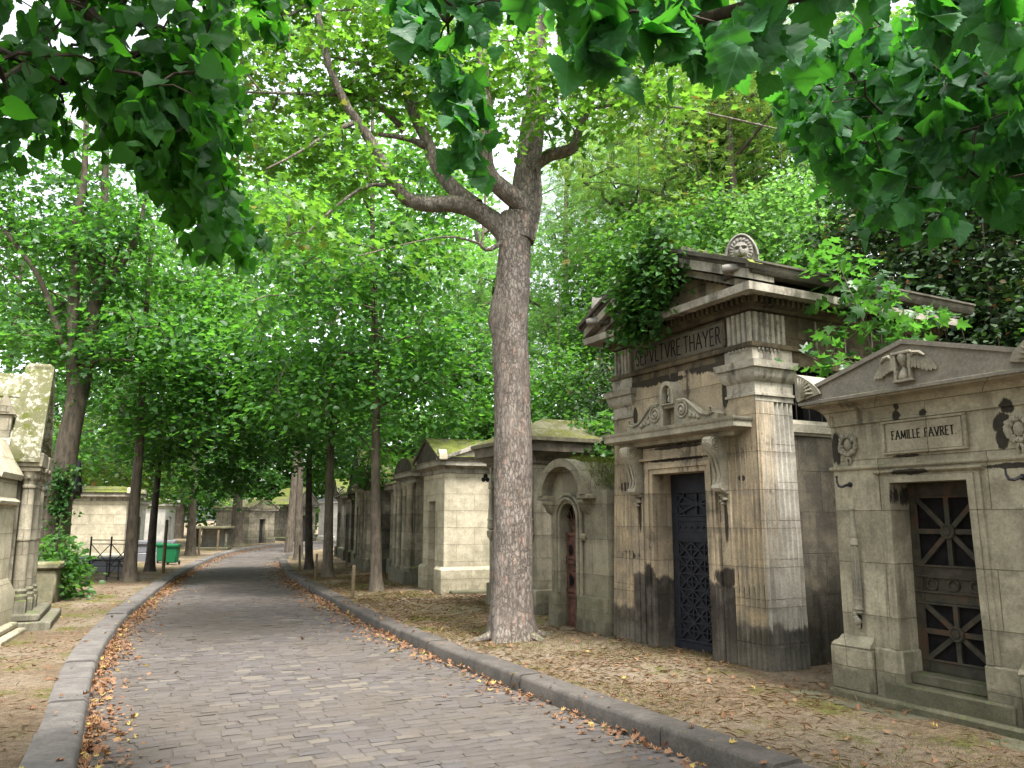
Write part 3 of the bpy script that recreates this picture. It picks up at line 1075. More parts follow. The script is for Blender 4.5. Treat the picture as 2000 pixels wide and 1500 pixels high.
# ================================================================== tall temple tomb
X0, Y0, _ = row(8.32, 5.84)
T = empty('temple_tomb', (X0, Y0, 0), ROW_RZ, 'tall temple tomb with blackened golden front, fluted corner pilasters and ivy on its pediment', 'tomb', 'tombs standing in a row along the right of the lane')
W = 2.54
CX = 1.30
m = MB()
m.prism([(.05, .02), (.83, .02), (.85, 2.125), (1.75, 2.125), (1.77, .02), (2.49, .02), (2.49, 3.27), (.05, 3.27)], 'y', .045, .30)
m.build('wall', M['golden_limestone'], T)
m = MB()
m.box(2.34, 2.44, .301, 3.1, .02, 2.58, 0)
m.box(2.34, 2.44, 1.6, 3.1, 2.58, 3.27, 0)
m.box(.1, .2, .301, 3.1, .02, 3.27, 0)
m.box(.2, 2.34, 3.0, 3.1, .02, 3.27, 0)
sw = m.build('side_wall', M['dark_block'], T)
m = MB()
m.mould([(2.44, .56), (2.44, 3.1)], [(0, 2.47), (.02, 2.47), (.03, 2.50), (.045, 2.50), (.045, 2.585), (.03, 2.60), (.02, 2.63), (0, 2.63)])
m.build('string_course', M['carved_grey'], sw)
m = MB()
for i in range(5):
    m.box(2.40, 2.412, .7 + i * .19, .712 + i * .19, 2.60, 3.26, 0)
for z in (2.8, 3.02):
    m.box(2.398, 2.41, .57, 1.6, z, z + .012, 0)
m.build('vent_grille', M['black_iron'], sw)
m = MB()
m.box(.21, 2.33, .9, 2.95, .05, 3.2, 0)
m.build('dark_interior', M['void'], T)
# pilasters: battered, fluted on the front and on the outer side
for side in (1, 0):
    fr = flutes(W - .42 if side else 0.0, W if side else .42, 6, .034)
    sd = [(W - q[1], q[0]) for q in flutes(0.012, .56, 8, .034)]
    if side:
        pl = fr + sd + [(W - .42, .56)]
    else:
        sl_ = [(q[1], q[0]) for q in flutes(0.012, .56, 8, .034)][::-1]
        pl = fr + [(.42, .56)] + sl_
    cx_, cy_ = (W - .21 if side else .21), .28
    top = [(p[0] + ((-.05 if side else .05) if (p[0] > W - .1 or p[0] < .1) else (-.02 if side else .02)), p[1] + (.05 if p[1] < .05 else .0)) for p in pl]
    m = MB()
    z = .03
    hts = [.03, .42, .84, 1.22, 1.60, 1.98, 2.36, 2.80]
    for za, zb in zip(hts[:-1], hts[1:]):
        fa, fb = (za - .03) / 2.77, (zb - .005 - .03) / 2.77
        A = [(p[0] * (1 - fa) + q[0] * fa, p[1] * (1 - fa) + q[1] * fa) for p, q in zip(pl, top)]
        B = [(p[0] * (1 - fb) + q[0] * fb, p[1] * (1 - fb) + q[1] * fb) for p, q in zip(pl, top)]
        m.loft(A, za, B, zb - .005)
    po = m.build('pilaster', M['pale_fluted'], T, angle=30)
    m = MB()
    xa, xb = (W - .44, W - .05) if side else (.05, .44)
    path = [(xa, .4), (xa, .05), (xb, .05), (xb, .58)] if side else [(xa, .58), (xa, .05), (xb, .05), (xb, .4)]
    m.mould(path, [(-.02, 2.795), (.004, 2.795), (.004, 2.845), (.022, 2.85), (.022, 2.875), (.006, 2.88), (.006, 2.99), (.03, 3.01), (.055, 3.05), (.065, 3.10), (.065, 3.125), (.09, 3.13), (.095, 3.165), (.10, 3.2), (-.02, 3.2)])
    m.box(xa, xb, .06, .57, 2.81, 3.195, 0)
    m.build('capital', M['cornice_stone'], po)
# plain strips that step in towards the door
m = MB()
for a, b, y in ((.43, .53, .012), (.54, .62, .025), (2.01, 2.11, .012), (1.94, 2.00, .025)):
    m.box(a, b, y, .05, .02, 2.55, .004)
for i in range(4):
    m.box(1.80 + .035 * i, 1.82 + .035 * i, .03, .05, .03, 2.3, .003)
    m.box(.66 + .035 * i, .68 + .035 * i, .03, .05, .03, 2.3, .003)
m.each('fluted_strip', M['golden_limestone'], T)
# door surround
m = MB()
for a, y, w_ in ((.0, .0, .055), (.058, -.018, .05), (.112, -.004, .035)):
    zt = 2.125 + a
    m.prism([(.83 - a - w_, .02), (.83 - a, .02), (.85 - a, zt), (1.75 + a, zt), (1.77 + a, .02), (1.77 + a + w_, .02), (1.75 + a + w_, zt + w_), (.85 - a - w_, zt + w_)], 'y', y, .06)
m.build('door_surround', M['golden_limestone'], T)
m = MB()
m.box(.70, 1.90, -.01, .05, 2.29, 2.43, .004)
m.mould([(.62, .046), (1.98, .046)], [(0, 2.30), (.045, 2.30), (.055, 2.275), (.075, 2.28), (.075, 2.31), (0, 2.33)])
m.build('door_lintel', M['golden_limestone'], T)
# hood on consoles
m = MB()
m.mould([(.42, .045), (.42, .044), (2.18, .044), (2.18, .045)], [(0, 2.44), (.10, 2.46), (.12, 2.50), (.22, 2.515), (.245, 2.53), (.245, 2.585), (.26, 2.60), (.265, 2.63), (0, 2.66)])
hood = m.build('door_hood', M['carved_grey'], T)
m = MB()
for i in range(26):
    m.box(.62 + i * .053, .648 + i * .053, -.045, .04, 2.435, 2.463, .002)
m.build('dentils', M['sooty_limestone'], hood)
for cxx in (CX - .73, CX + .73):
    m = MB()
    prof = [(.044, 2.455), (-.185, 2.455), (-.215, 2.43), (-.22, 2.38), (-.20, 2.33), (-.15, 2.27), (-.105, 2.20), (-.08, 2.11), (-.07, 2.03), (-.085, 1.985), (-.105, 1.96), (-.11, 1.925), (-.09, 1.895), (-.05, 1.885), (-.02, 1.90), (.044, 1.93)]
    m.prism(prof, 'x', cxx - .06, cxx + .06)
    for s_ in (-1, 1):
        for (yy, zz, r_) in ((-.145, 2.375, .072), (-.068, 1.935, .04)):
            pp = [(cxx + s_ * .062, yy + r_ * (1 - i / 30) * math.cos(i * .62), zz + r_ * (1 - i / 30) * math.sin(i * .62)) for i in range(27)]
            m.tube(pp, .009, 5)
    for i in range(7):
        m.blob((cxx + .028 * math.sin(i * 2.1), .01 - .004 * i, 1.90 - i * .022), (.05 - .005 * i, .035, .018), 8, 5)
    for s_ in (-1, 1):
        m.tube([(cxx + s_ * .03, -.222, 2.40), (cxx + s_ * .03, -.13, 2.235), (cxx + s_ * .03, -.082, 2.06), (cxx + s_ * .03, -.10, 1.98)], .012, 5)
    m.build('console', M['carved_grey'], T)
# scrolled cresting on the hood and the little round-headed niche
m = MB()
zb = 2.655
for s_ in (-1, 1):
    def X(a):
        return CX - .03 + s_ * a
    outl = [(X(.10), zb), (X(.78), zb), (X(.80), zb + .05), (X(.72), zb + .10), (X(.60), zb + .065), (X(.46), zb + .13), (X(.33), zb + .235), (X(.20), zb + .27), (X(.10), zb + .235)]
    m.prism(outl, 'y', -.07, .04)
    big_ = [(X(a_), -.078, z_) for a_, z_ in [(.235 + .105 * (1 - i / 40) * math.cos(2.0 - i * .40), zb + .15 + .105 * (1 - i / 40) * math.sin(2.0 - i * .40)) for i in range(34)]]
    m.tube(big_, .014, 6)
    m.tube([(X(.17), -.08, zb + .265), (X(.30), -.08, zb + .262), (X(.42), -.08, zb + .175), (X(.55), -.08, zb + .075), (X(.66), -.08, zb + .05), (X(.74), -.08, zb + .075), (X(.735), -.08, zb + .125), (X(.69), -.08, zb + .125), (X(.69), -.08, zb + .09)], .017, 6)
    for a_, z_ in ((.235, .15), (.44, .06), (.37, .07), (.50, .04)):
        m.blob((X(a_), -.075, zb + z_), (.03, .025, .03), 8, 5)
    m.tube([(X(.36), -.076, zb + .14), (X(.40), -.078, zb + .09), (X(.47), -.078, zb + .085), (X(.50), -.076, zb + .05)], .012, 5)
m.box(CX - .14, CX + .08, -.06, .04, zb + .20, zb + .235, .004)
m.build('scroll_cresting', M['carved_grey'], T)
m = MB()
o = [(CX - .15, 2.89), (CX + .09, 2.89), (CX + .09, 3.04)] + [(CX - .03 + .12 * math.cos(i * PI / 8), 3.04 + .12 * math.sin(i * PI / 8)) for i in range(1, 8)] + [(CX - .15, 3.04)]
inn = [(CX - .03 + (p[0] - CX + .03) * .66, 2.90 + (p[1] - 2.89) * .80) for p in o]
n_ = len(o)
vs = [(p[0], -.10, p[1]) for p in o] + [(p[0], -.10, p[1]) for p in inn] + [(p[0], .045, p[1]) for p in o] + [(p[0], -.02, p[1]) for p in inn]
fs = [(i, (i + 1) % n_, n_ + (i + 1) % n_, n_ + i) for i in range(n_)] + [(i, (i + 1) % n_, 2 * n_ + (i + 1) % n_, 2 * n_ + i) for i in range(n_)] + [(n_ + i, n_ + (i + 1) % n_, 3 * n_ + (i + 1) % n_, 3 * n_ + i) for i in range(n_)]
m.add(vs, fs)
nic = m.build('niche', M['carved_grey'], T)
m = MB()
m.prism(inn, 'y', -.025, -.02)
m.build('niche_recess', M['void'], nic)
m = MB()
m.lathe(CX - .03, -.05, [(.02, 2.92), (.024, 2.95), (.012, 2.99), (.026, 3.02), (.016, 3.05), (.024, 3.075), (.005, 3.10)], 8)
m.build('niche_figure', M['carved_grey'], nic)
# architrave, frieze, inscription
m = MB()
m.box(.06, W - .06, .055, 3.1, 3.196, 3.35, .004)
m.mould([(.06, 3.1), (.06, .055), (W - .06, .055), (W - .06, 3.1)], [(-.01, 3.345), (.035, 3.35), (.04, 3.36), (.04, 3.40), (-.01, 3.41)])
m.build('architrave', M['sooty_limestone'], T)
m = MB()
m.box(.045, .45, .035, .6, 3.19, 3.349, .004)
m.build('corner_block', M['cornice_stone'], T)
m = MB()
m.box(W - .45, W - .045, .035, .6, 3.19, 3.349, .004)
for i in range(6):
    m.lathe(W - .36 + i * .05, .03, [(.012, 3.318), (.017, 3.335), (.017, 3.344)], 6)
    m.lathe(W - .038, .12 + i * .055, [(.012, 3.318), (.017, 3.335), (.017, 3.344)], 6)
m.build('corner_block', M['cornice_stone'], T)
m = MB()
m.box(.085, W - .085, .075, 3.1, 3.405, 3.74, .004)
frz = m.build('frieze', M['sooty_limestone'], T)
m = MB()
for a, b in ((.07, .42), (W - .42, W - .07)):
    for i in range(5):
        w_ = (b - a) / 5
        m.prism([(a + i * w_ + .006, .06), (a + i * w_ + w_ * .25, .045), (a + i * w_ + w_ * .75, .045), (a + (i + 1) * w_ - .006, .06), (a + (i + 1) * w_ - .006, .076), (a + i * w_ + .006, .076)], 'z', 3.412, 3.725)
for i in range(6):
    w_ = .46 / 6
    m.prism([(W - .085, .085 + i * w_ + .006), (W - .055, .085 + i * w_ + w_ * .25), (W - .055, .085 + i * w_ + w_ * .75), (W - .085, .085 + (i + 1) * w_ - .006), (W - .09, .085 + (i + 1) * w_ - .006), (W - .09, .085 + i * w_ + .006)], 'z', 3.412, 3.725)
for i in range(5):
    m.box(W - .086, W - .066, 1.0 + i * .45, 1.02 + i * .45, 3.415, 3.72, .003)
m.each('triglyph', M['cornice_stone'], frz)
m = MB()
m.box(.49, 2.06, .052, .078, 3.43, 3.70, .004)
pn = m.build('inscription_panel', stone('panel_stone', (.13, .115, .09), (.08, .072, .06), None, 0, 0, streak=.5, seed=21, green=0), T)
m = MB()
m.mould([(.47, .0755), (2.08, .0755)], [(0, 3.695), (.03, 3.70), (.03, 3.715), (0, 3.72)])
m.mould([(.47, .0755), (2.08, .0755)], [(0, 3.412), (.03, 3.414), (.03, 3.428), (0, 3.43)])
m.box(.455, .488, .05, .076, 3.43, 3.70, .004)
m.box(2.062, 2.095, .05, .076, 3.43, 3.70, .004)
m.build('panel_frame', M['sooty_limestone'], pn)
m = MB()
lettering(m, 'SEPVLTVRE·THAYER', .535, 2.025, 3.47, .185, .0490, .0525, .0145)
m.build('inscription', M['letter'], pn)
# cornice with dentils, pediment and roof
m = MB()
m.mould([(.085, 3.1), (.085, .075), (W - .085, .075), (W - .085, 3.1)], [(-.01, 3.735), (.05, 3.745), (.06, 3.78), (.10, 3.79), (.10, 3.84), (.10, 3.875), (-.01, 3.88)])
cor = m.build('bed_mould', M['sooty_limestone'], T)
m = MB()
for i in range(34):
    m.box(.0 + i * .075, .04 + i * .075, -.075, -.02, 3.795, 3.868, .003)
m.build('dentils', M['sooty_limestone'], cor)
m = MB()
for i in range(40):
    m.box(W + .01, W + .065, -.0 + i * .075, .04 + i * .075, 3.795, 3.868, .003)
m.build('dentils', M['sooty_limestone'], cor)
m = MB()
PR = .30
m.mould([(.085, 3.15), (.085, .075), (W - .085, .075), (W - .085, 3.15)], [(-.02, 3.872), (PR - .04, 3.862), (PR - .03, 3.852), (PR, 3.852), (PR, 3.935), (-.02, 3.955)])
m.build('cornice', M['cornice_stone'], T)
PX0, PX1, PZ, AP = .085 - PR, W - .085 + PR, 3.958, 4.56
PC = (PX0 + PX1) / 2
m = MB()
m.prism([(PX0 + .25, PZ - .01), (PX1 - .25, PZ - .01), (PC, AP - .06)], 'y', .03, .3)
m.build('tympanum', M['golden_limestone'], T)
m = MB()
sl_p = (AP - PZ) / (PC - PX0)
ln_ = .0
for s_ in (-1, 1):
    def Q(a, dz):
        return (PC + s_ * a, AP - a * sl_p + dz)
    ha = PC - PX0
    m.prism([Q(0, -.02), Q(0, .10), Q(ha + .0, .10), Q(ha, -.02 + .02)], 'y', -.225, .12)
    m.prism([Q(0, -.10), Q(0, -.025), Q(ha - .12, -.025), Q(ha - .3, -.10)], 'y', -.12, .12)
m.build('raking_cornice', M['cornice_stone'], T)
for s_ in (-1, 1):
    m = MB()
    for i in range(17):
        a = .06 + i * .075
        if a < PC - PX0 - .3:
            z_ = AP - a * sl_p
            m.prism([(PC + s_ * a, z_ - .125), (PC + s_ * (a + .038), z_ - .125 - .038 * sl_p), (PC + s_ * (a + .038), z_ - .05), (PC + s_ * a, z_ - .05)], 'y', -.06, .03)
    m.build('dentils', M['sooty_limestone'], cor)
m = MB()
for s_ in (-1, 1):
    ha = PC - PX0
    def Q(a, dz):
        return (PC + s_ * a, AP - a * sl_p + dz)
    m.prism([Q(0, .105), Q(0, .145), Q(ha + .02, .145), Q(ha + .02, .105)], 'y', -.24, 3.35)
    m.prism([Q(0, .15), Q(0, .19), Q(ha + .05, .195), Q(ha + .075, .17), Q(ha + .05, .11), Q(ha + .03, .10), Q(ha + .03, .146), Q(.05, .148)], 'y', -.285, -.10)
    # gutter along each eave
    xe = PC + s_ * (ha + .02)
    m.mould([(xe, -.2), (xe, 3.35)] if s_ > 0 else [(xe, 3.35), (xe, -.2)], [(-.12, 4.02), (.0, 4.02), (.03, 4.06), (.035, 4.10), (.055, 4.115), (.055, 4.135), (-.12, 4.14)])
    m.prism([Q(.1, .15), Q(ha - .15, .15), Q(ha - .15, .20), Q(.1, .21)], 'y', .8, 3.3)
m.box(PC - .09, PC + .09, -.2, 3.3, AP + .12, AP + .235, .02)
m.build('roof', M['roof_stone'], T)


# corner acroteria; the right one carries a carved mask
def face_h(u, v):
    """height of a stern classical mask, u,v in -1..1"""
    r2 = (u / .62) ** 2 + ((v + .12) / .78) ** 2
    h = .42 * math.sqrt(max(0, 1 - r2))
    if r2 < 1:
        h += .20 * math.exp(-(u / .1) ** 2 - ((v + .16) / .24) ** 2) * (1 if v < .12 else .7)      # nose
        h += .06 * math.exp(-(u / .17) ** 2 - ((v + .33) / .07) ** 2)
        for s_ in (-1, 1):
            h -= .20 * math.exp(-((u - s_ * .25) / .14) ** 2 - ((v - .05) / .09) ** 2)
            h += .05 * math.exp(-((u - s_ * .25) / .08) ** 2 - ((v - .03) / .045) ** 2)
            h += .11 * math.exp(-((u - s_ * .25) / .18) ** 2 - ((v - .22) / .06) ** 2)
            h += .05 * math.exp(-((u - s_ * .32) / .14) ** 2 - ((v + .25) / .16) ** 2)
        h -= .2 * math.exp(-(u / .19) ** 2 - ((v + .54) / .05) ** 2)
        h += .06 * math.exp(-(u / .16) ** 2 - ((v + .45) / .05) ** 2) + .07 * math.exp(-(u / .14) ** 2 - ((v + .65) / .06) ** 2)
    a = math.atan2(v + .1, u)
    rr = math.hypot(u / .82, (v + .02) / .92)
    if .6 < rr < 1.05 and v > -.75:
        h = max(h, .17 + .045 * math.cos(a * 21 + 5 * rr) * math.exp(-((rr - .82) / .16) ** 2) + .06 * math.exp(-((rr - .8) / .12) ** 2))
    return h


for side in (1, 0):
    xc_ = PX1 - .06 if side else PX0 + .06
    A = empty('acroterion_frame', (xc_, -.12, 4.135), 0) if False else None
    m = MB()
    m.box(-.19, .19, -.13, .13, -.02, .045, .01)
    m.box(-.17, .17, -.10, .12, .045, .06, .005)
    pts_ = [(-.155, .055), (.155, .055), (.16, .13)] + [(.16 * math.cos(t_) * (1 - .12 * math.sin(t_)), .13 + .235 * math.sin(t_)) for t_ in np.linspace(.15, PI - .15, 11)] + [(-.16, .13)]
    m.prism(pts_, 'y', -.03, .07)
    fr_ = [(p[0], -.045, p[1]) for p in pts_[2:]]
    m.tube(fr_, .017, 6)
    nn = 44
    vs, fs = [], []
    for i in range(nn + 1):
        for j in range(nn + 1):
            u_, v_ = -1 + 2 * i / nn, -1 + 2 * j / nn
            vs.append((u_ * .14, -.025 - .16 * face_h(u_, v_), .205 + v_ * .145))
    fs = [(i * (nn + 1) + j, (i + 1) * (nn + 1) + j, (i + 1) * (nn + 1) + j + 1, i * (nn + 1) + j + 1) for i in range(nn) for j in range(nn)
          if math.hypot((-1 + 2 * (i + .5) / nn) / .95, (-1 + 2 * (j + .5) / nn)) < 1]
    m.add(vs, fs)
    ao = m.build('acroterion', M['mask_stone'], T, angle=60)
    ao.location = (xc_ - (.12 if side else -.12), -.12, 4.10)
    ao.rotation_euler = (0, 0, R(38) if side else R(-42))
    if side:
        ao['label'] = 'corner ornament carved with a stern face framed by hair'
m = MB()
for s_ in (-1, 1):
    m.box(PC + s_ * 1.25 - .22, PC + s_ * 1.25 + .22, -.16, .3, 4.06, 4.115, .012)
m.each('acroterion_base', M['roof_stone'], T)
# door
m = MB()
xa, xb, y0 = .80, 1.80, .262
m.box(xa, xb, y0 + .02, y0 + .05, .06, 2.2, 0)
m.box(.86, 1.74, y0, y0 + .02, .07, .26, .004)
for z0, z1 in ((1.38, 1.46), (1.58, 1.645), (1.90, 2.12)):
    m.box(.86, 1.74, y0, y0 + .02, z0, z1, .004)
for x0_, x1_ in ((.86, .965), (1.635, 1.74)):
    m.box(x0_, x1_, y0 + .001, y0 + .02, .262, 1.90, .004)
m.box(.97, 1.63, y0 + .006, y0 + .02, 1.46, 1.58, .003)
for zr in (.27, 1.37, 1.65):
    m.box(.97, 1.63, y0 - .012, y0 + .02, zr - .012, zr + .012, .004)
dr = m.build('door', M['door_iron'], T)
m = MB()
yb, ye = y0 - .004, y0 + .012
cw = (1.63 - .97) / 3
for i in range(3):
    for j in range(6):
        xx, zz = .97 + i * cw, .29 + j * .178
        m.bar((xx, zz), (xx + cw, zz + .178), .02, yb, ye)
        m.bar((xx, zz + .178), (xx + cw, zz), .02, yb - .002, ye)
        m.bar((xx, zz + .178), (xx + cw, zz + .178), .016, yb - .003, ye)
        m.bar((xx, zz + .089), (xx + cw, zz + .089), .012, yb - .001, ye)
        m.bar((xx + cw, zz), (xx + cw, zz + .178), .016, yb - .004, ye)
zz0, zz1 = 1.665, 1.895
for (p, q) in (((.97, zz0), (1.63, zz1)), ((.97, zz1), (1.63, zz0)), ((1.3, zz0), (1.3, zz1)), ((.97, 1.78), (1.63, 1.78)), ((1.1, zz0), (.97, 1.78)), ((1.5, zz0), (1.63, 1.78)), ((1.1, zz1), (.97, 1.78)), ((1.5, zz1), (1.63, 1.78))):
    m.bar(p, q, .024, yb - random.random() * .003, ye)
m.disc(1.3, 1.78, .035, yb - .008, ye)
m.build('grille', M['door_iron'], dr)
m = MB()
for i in range(7):
    m.blob((1.0 + i * .1, y0 - .0, 1.52), (.017, .017, .017), 8, 5)
    m.blob((1.0 + i * .1, y0 - .0, .165), (.014, .014, .014), 8, 5)
for i in range(17):
    for x_ in (.885, 1.715):
        m.blob((x_, y0, .2 + i * .105), (.013, .013, .013), 6, 4)
m.each('stud', M['door_iron'], dr)
m = MB()
m.box(.70, 1.95, -.18, .26, .0, .135, .02)
m.box(1.6, 2.7, -.10, -.005, .0, .115, .02)
m.each('step', M['step_stone'], T)

# ================================================================== low pedimented tomb in the right foreground
X0, Y0, _ = row(4.80, 5.72)
F = empty('pedimented_tomb', (X0, Y0, 0), ROW_RZ, 'low grey tomb with a winged hourglass in its pediment and an iron strap door', 'tomb', 'tombs standing in a row along the right of the lane')
FW = 1.76
FC = FW / 2
m = MB()
o0, o1 = .56, 1.20
m.prism([(0, .6), (o0 - .02, .6), (o0, 1.90), (o1, 1.90), (o1 + .02, .6), (FW, .6), (FW - .01, 2.45), (.01, 2.45)], 'y', 0, .22)
m.box(0, .12, .221, 2.2, .6, 2.45, 0)
m.box(FW - .12, FW, .221, 2.2, .6, 2.45, 0)
m.box(.12, FW - .12, 2.1, 2.2, .6, 2.45, 0)
fwall = m.build('wall', M['grey_limestone'], F)
m = MB()
m.box(.15, FW - .15, .35, 2.1, .3, 2.4, 0)
m.build('dark_interior', M['void'], F)
m = MB()
m.box(-.10, .30, -.075, 2.2, .22, .585, .025)
m.box(FW - .30, FW + .10, -.075, 2.2, .22, .585, .025)
m.box(.305, o0 + .0, -.03, .22, .22, .60, .012)
m.box(o1 - .0, FW - .305, -.03, .22, .22, .60, .012)
m.mould([(0, 2.2), (0, 0), (.30, 0)], [(-.01, .58), (.075, .582), (.055, .61), (.03, .625), (.012, .66), (-.01, .67)])
m.mould([(FW - .30, 0), (FW, 0), (FW, 2.2)], [(-.01, .58), (.075, .582), (.055, .61), (.03, .625), (.012, .66), (-.01, .67)])
m.each('plinth', M['grey_limestone'], F)
m = MB()
m.box(-.35, FW + .6, -.34, -.02, .0, .17, .02)
m.box(-.10, FW + .3, -.12, .05, .02, .235, .02)
m.box(.40, 1.40, -.06, .22, .1, .36, .015)
m.each('step', M['step_stone'], F)
m = MB()
m.mould([(0, 2.2), (0, 0), (FW, 0), (FW, 2.2)], [(-.005, 2.018), (.012, 2.02), (.022, 2.032), (.022, 2.048), (.01, 2.055), (-.005, 2.056)])
m.build('string_course', M['grey_limestone'], F)
# coved cornice
m = MB()
cv = [(-.01, 2.40), (.018, 2.402), (.018, 2.42), (.01, 2.425)] + [(.012 + .13 * (1 - math.cos(a_)), 2.43 + .15 * math.sin(a_)) for a_ in np.linspace(.1, PI / 2, 9)] + [(.16, 2.585), (.16, 2.615), (-.01, 2.62)]
m.mould([(0, 2.3), (0, 0), (FW, 0), (FW, 2.3)], cv)
m.build('cornice', M['grey_limestone'], F)
# pediment slab
PL, PRr = -.17, FW + .17
m = MB()
m.prism([(PL, 2.612), (PRr, 2.612), (PRr, 2.69), (FC, 2.975), (PL, 2.69)], 'y', -.165, 2.35)
m.mould([(PL, -.165), (PRr, -.165)], [(-.01, 2.60), (.02, 2.60), (.022, 2.625), (.006, 2.632), (-.01, 2.633)])
ped = m.build('pediment', M['grey_limestone_top'], F)
m = MB()
for s_ in (-1, 1):
    m.bar((FC, 2.985), (FC + s_ * (FC - PL + .01), 2.698), .035, -.185, 2.37)
m.build('roof', M['grey_limestone_top'], F)
# winged hourglass
m = MB()
hz0, hz1 = 2.66, 2.90
for s_ in (-1, 1):
    m.box(FC + s_ * .062 - .011, FC + s_ * .062 + .011, -.205, -.16, hz0, hz1, .003)
    m.box(FC - .085, FC + .085, -.212, -.16, (hz0 if s_ < 0 else hz1 - .02), (hz0 + .02 if s_ < 0 else hz1), .003)
m.lathe(FC, -.168, [(.045, hz0 + .02), (.05, hz0 + .045), (.035, hz0 + .085), (.012, hz0 + .118), (.035, hz0 + .15), (.05, hz1 - .045), (.045, hz1 - .02)], 12)
for s_ in (-1, 1):
    for i in range(8):
        f_ = i / 7
        bx_, bz_ = .075 + .105 * f_, hz1 - .035 - .03 * (1 - math.sin(PI * min(1, f_ + .25)))
        an = R(-100 + 46 * f_)
        L_ = .10 + .045 * f_
        dxx, dzz = math.cos(an), math.sin(an)
        px_, pz_ = -dzz, dxx
        pp = [(bx_ + dxx * L_ * u_ + px_ * w_, bz_ + dzz * L_ * u_ + pz_ * w_) for u_, w_ in ((0, -.012), (.5, -.017), (.9, -.012), (1, 0), (.9, .012), (.5, .017), (0, .012))]
        m.prism([(FC + s_ * a_, b_) for a_, b_ in pp], 'y', -.182 - .0035 * (7 - i), -.16)
    m.tube([(FC + s_ * .07, -.19, hz1 - .06), (FC + s_ * .11, -.205, hz1 - .025), (FC + s_ * .15, -.2, hz1 - .03), (FC + s_ * .19, -.19, hz1 - .06)], [.012, .018, .016, .010], 6)
m.build('winged_hourglass', M['carved_grey'], ped)
# shell acroteria at both ends of the pediment
for s_ in (-1, 1):
    xo = PL if s_ < 0 else PRr
    m = MB()
    o = [(0, 0), (.25, .045)] + [(.25 * (1 - t_) ** .85 + .0, .05 + .2 * t_ ** .75) for t_ in np.linspace(.15, 1, 7)] + [(-.015, .25), (-.02, .06)]
    o = [(xo - s_ * p[0], 2.635 + p[1]) for p in o]
    m.prism(o, 'y', -.195, .18)
    for a_ in np.linspace(8, 86, 7):
        q = R(a_)
        m.tube([(xo - s_ * .03, -.197, 2.67), (xo - s_ * (.02 + .10 * math.cos(q)), -.207, 2.68 + .11 * math.sin(q)), (xo - s_ * (.01 + .165 * math.cos(q)), -.199, 2.665 + .185 * math.sin(q))], [.008, .014, .006], 5)
    m.ring(xo - s_ * .06, 2.675, .024, .008, -.202)
    m.build('acroterion', M['carved_grey'], F)
# plaque and inscription
m = MB()
m.box(o0 - .035, o1 + .03, -.010, .01, 2.125, 2.395, .004)
for q_ in ((o0 - .035, o1 + .03, 2.375, 2.395), (o0 - .035, o1 + .03, 2.125, 2.143), (o0 - .035, o0 - .017, 2.1432, 2.3748), (o1 + .012, o1 + .03, 2.1432, 2.3748)):
    m.box(q_[0] - .004, q_[1] + .004, -.026, -.002, q_[2], q_[3], .004)
m.box(o0 - .0, o1 - .005, -.006 - .009, .0, 2.145, 2.375, .004)
pq = m.build('plaque', M['grey_limestone'], F)
m = MB()
lettering(m, 'FAMILLE FAVRET.', .61, 1.15, 2.243, .066, -.0185, -.012, .005, True, .24)
m.build('inscription', M['letter'], pq)


# soot: rain-shadow crusts with ragged outlines, thin layers lying on the stone
def crust(mb, outline, y, jag=.012, th=.004):
    pts_ = []
    for (a, b) in zip(outline, outline[1:] + outline[:1]):
        for t_ in np.linspace(0, 1, 5)[:-1]:
            pts_.append((a[0] + (b[0] - a[0]) * t_ + random.uniform(-jag, jag), a[1] + (b[1] - a[1]) * t_ + random.uniform(-jag, jag)))
    mb.prism(pts_, 'y', y, y + th)


# door surround and door
m = MB()
for a, y_, w_ in ((0, -.028, .05), (.052, -.016, .04)):
    m.prism([(o0 - .02 - a - w_, .605), (o0 - .02 - a, .605), (o0 - a, 1.90 + a), (o1 + a, 1.90 + a), (o1 + .02 + a, .605), (o1 + .02 + a + w_, .605), (o1 + a + w_, 1.90 + a + w_), (o0 - a - w_, 1.90 + a + w_)], 'y', y_, .01)
m.mould([(o0 - .13, 0), (o1 + .13, 0)], [(-.005, 1.965), (.03, 1.97), (.045, 1.985), (.045, 2.0), (-.005, 2.005)])
m.build('door_surround', M['grey_limestone'], F)
yd = .20
da, db = o0 - .02, o1 + .02
m = MB()
m.box(da, db, yd + .02, yd + .04, .36, 1.92, 0)
door2 = None
d = MB()
d.box(da, da + .075, yd, yd + .03, .44, 1.90, .004)
d.box(db - .075, db, yd, yd + .03, .44, 1.90, .004)
for z0, z1 in ((.44, .53), (.97, 1.045), (1.17, 1.245), (1.79, 1.90)):
    d.box(da + .076, db - .076, yd, yd + .03, z0, z1, .004)
d.box(da + .076, db - .076, yd + .008, yd + .03, 1.045, 1.17, .003)
for z_ in (.535, .962, 1.05, 1.165, 1.25, 1.785):
    d.box(da + .03, db - .03, yd - .012, yd + .0, z_ - .008, z_ + .008, .002)
for x_ in (da + .082, db - .082):
    d.box(x_ - .007, x_ + .007, yd - .010, yd + .0, .45, 1.88, .002)
door2 = d.build('door', M['olive_iron'], F)
m.build('door_backing', M['void'], door2)
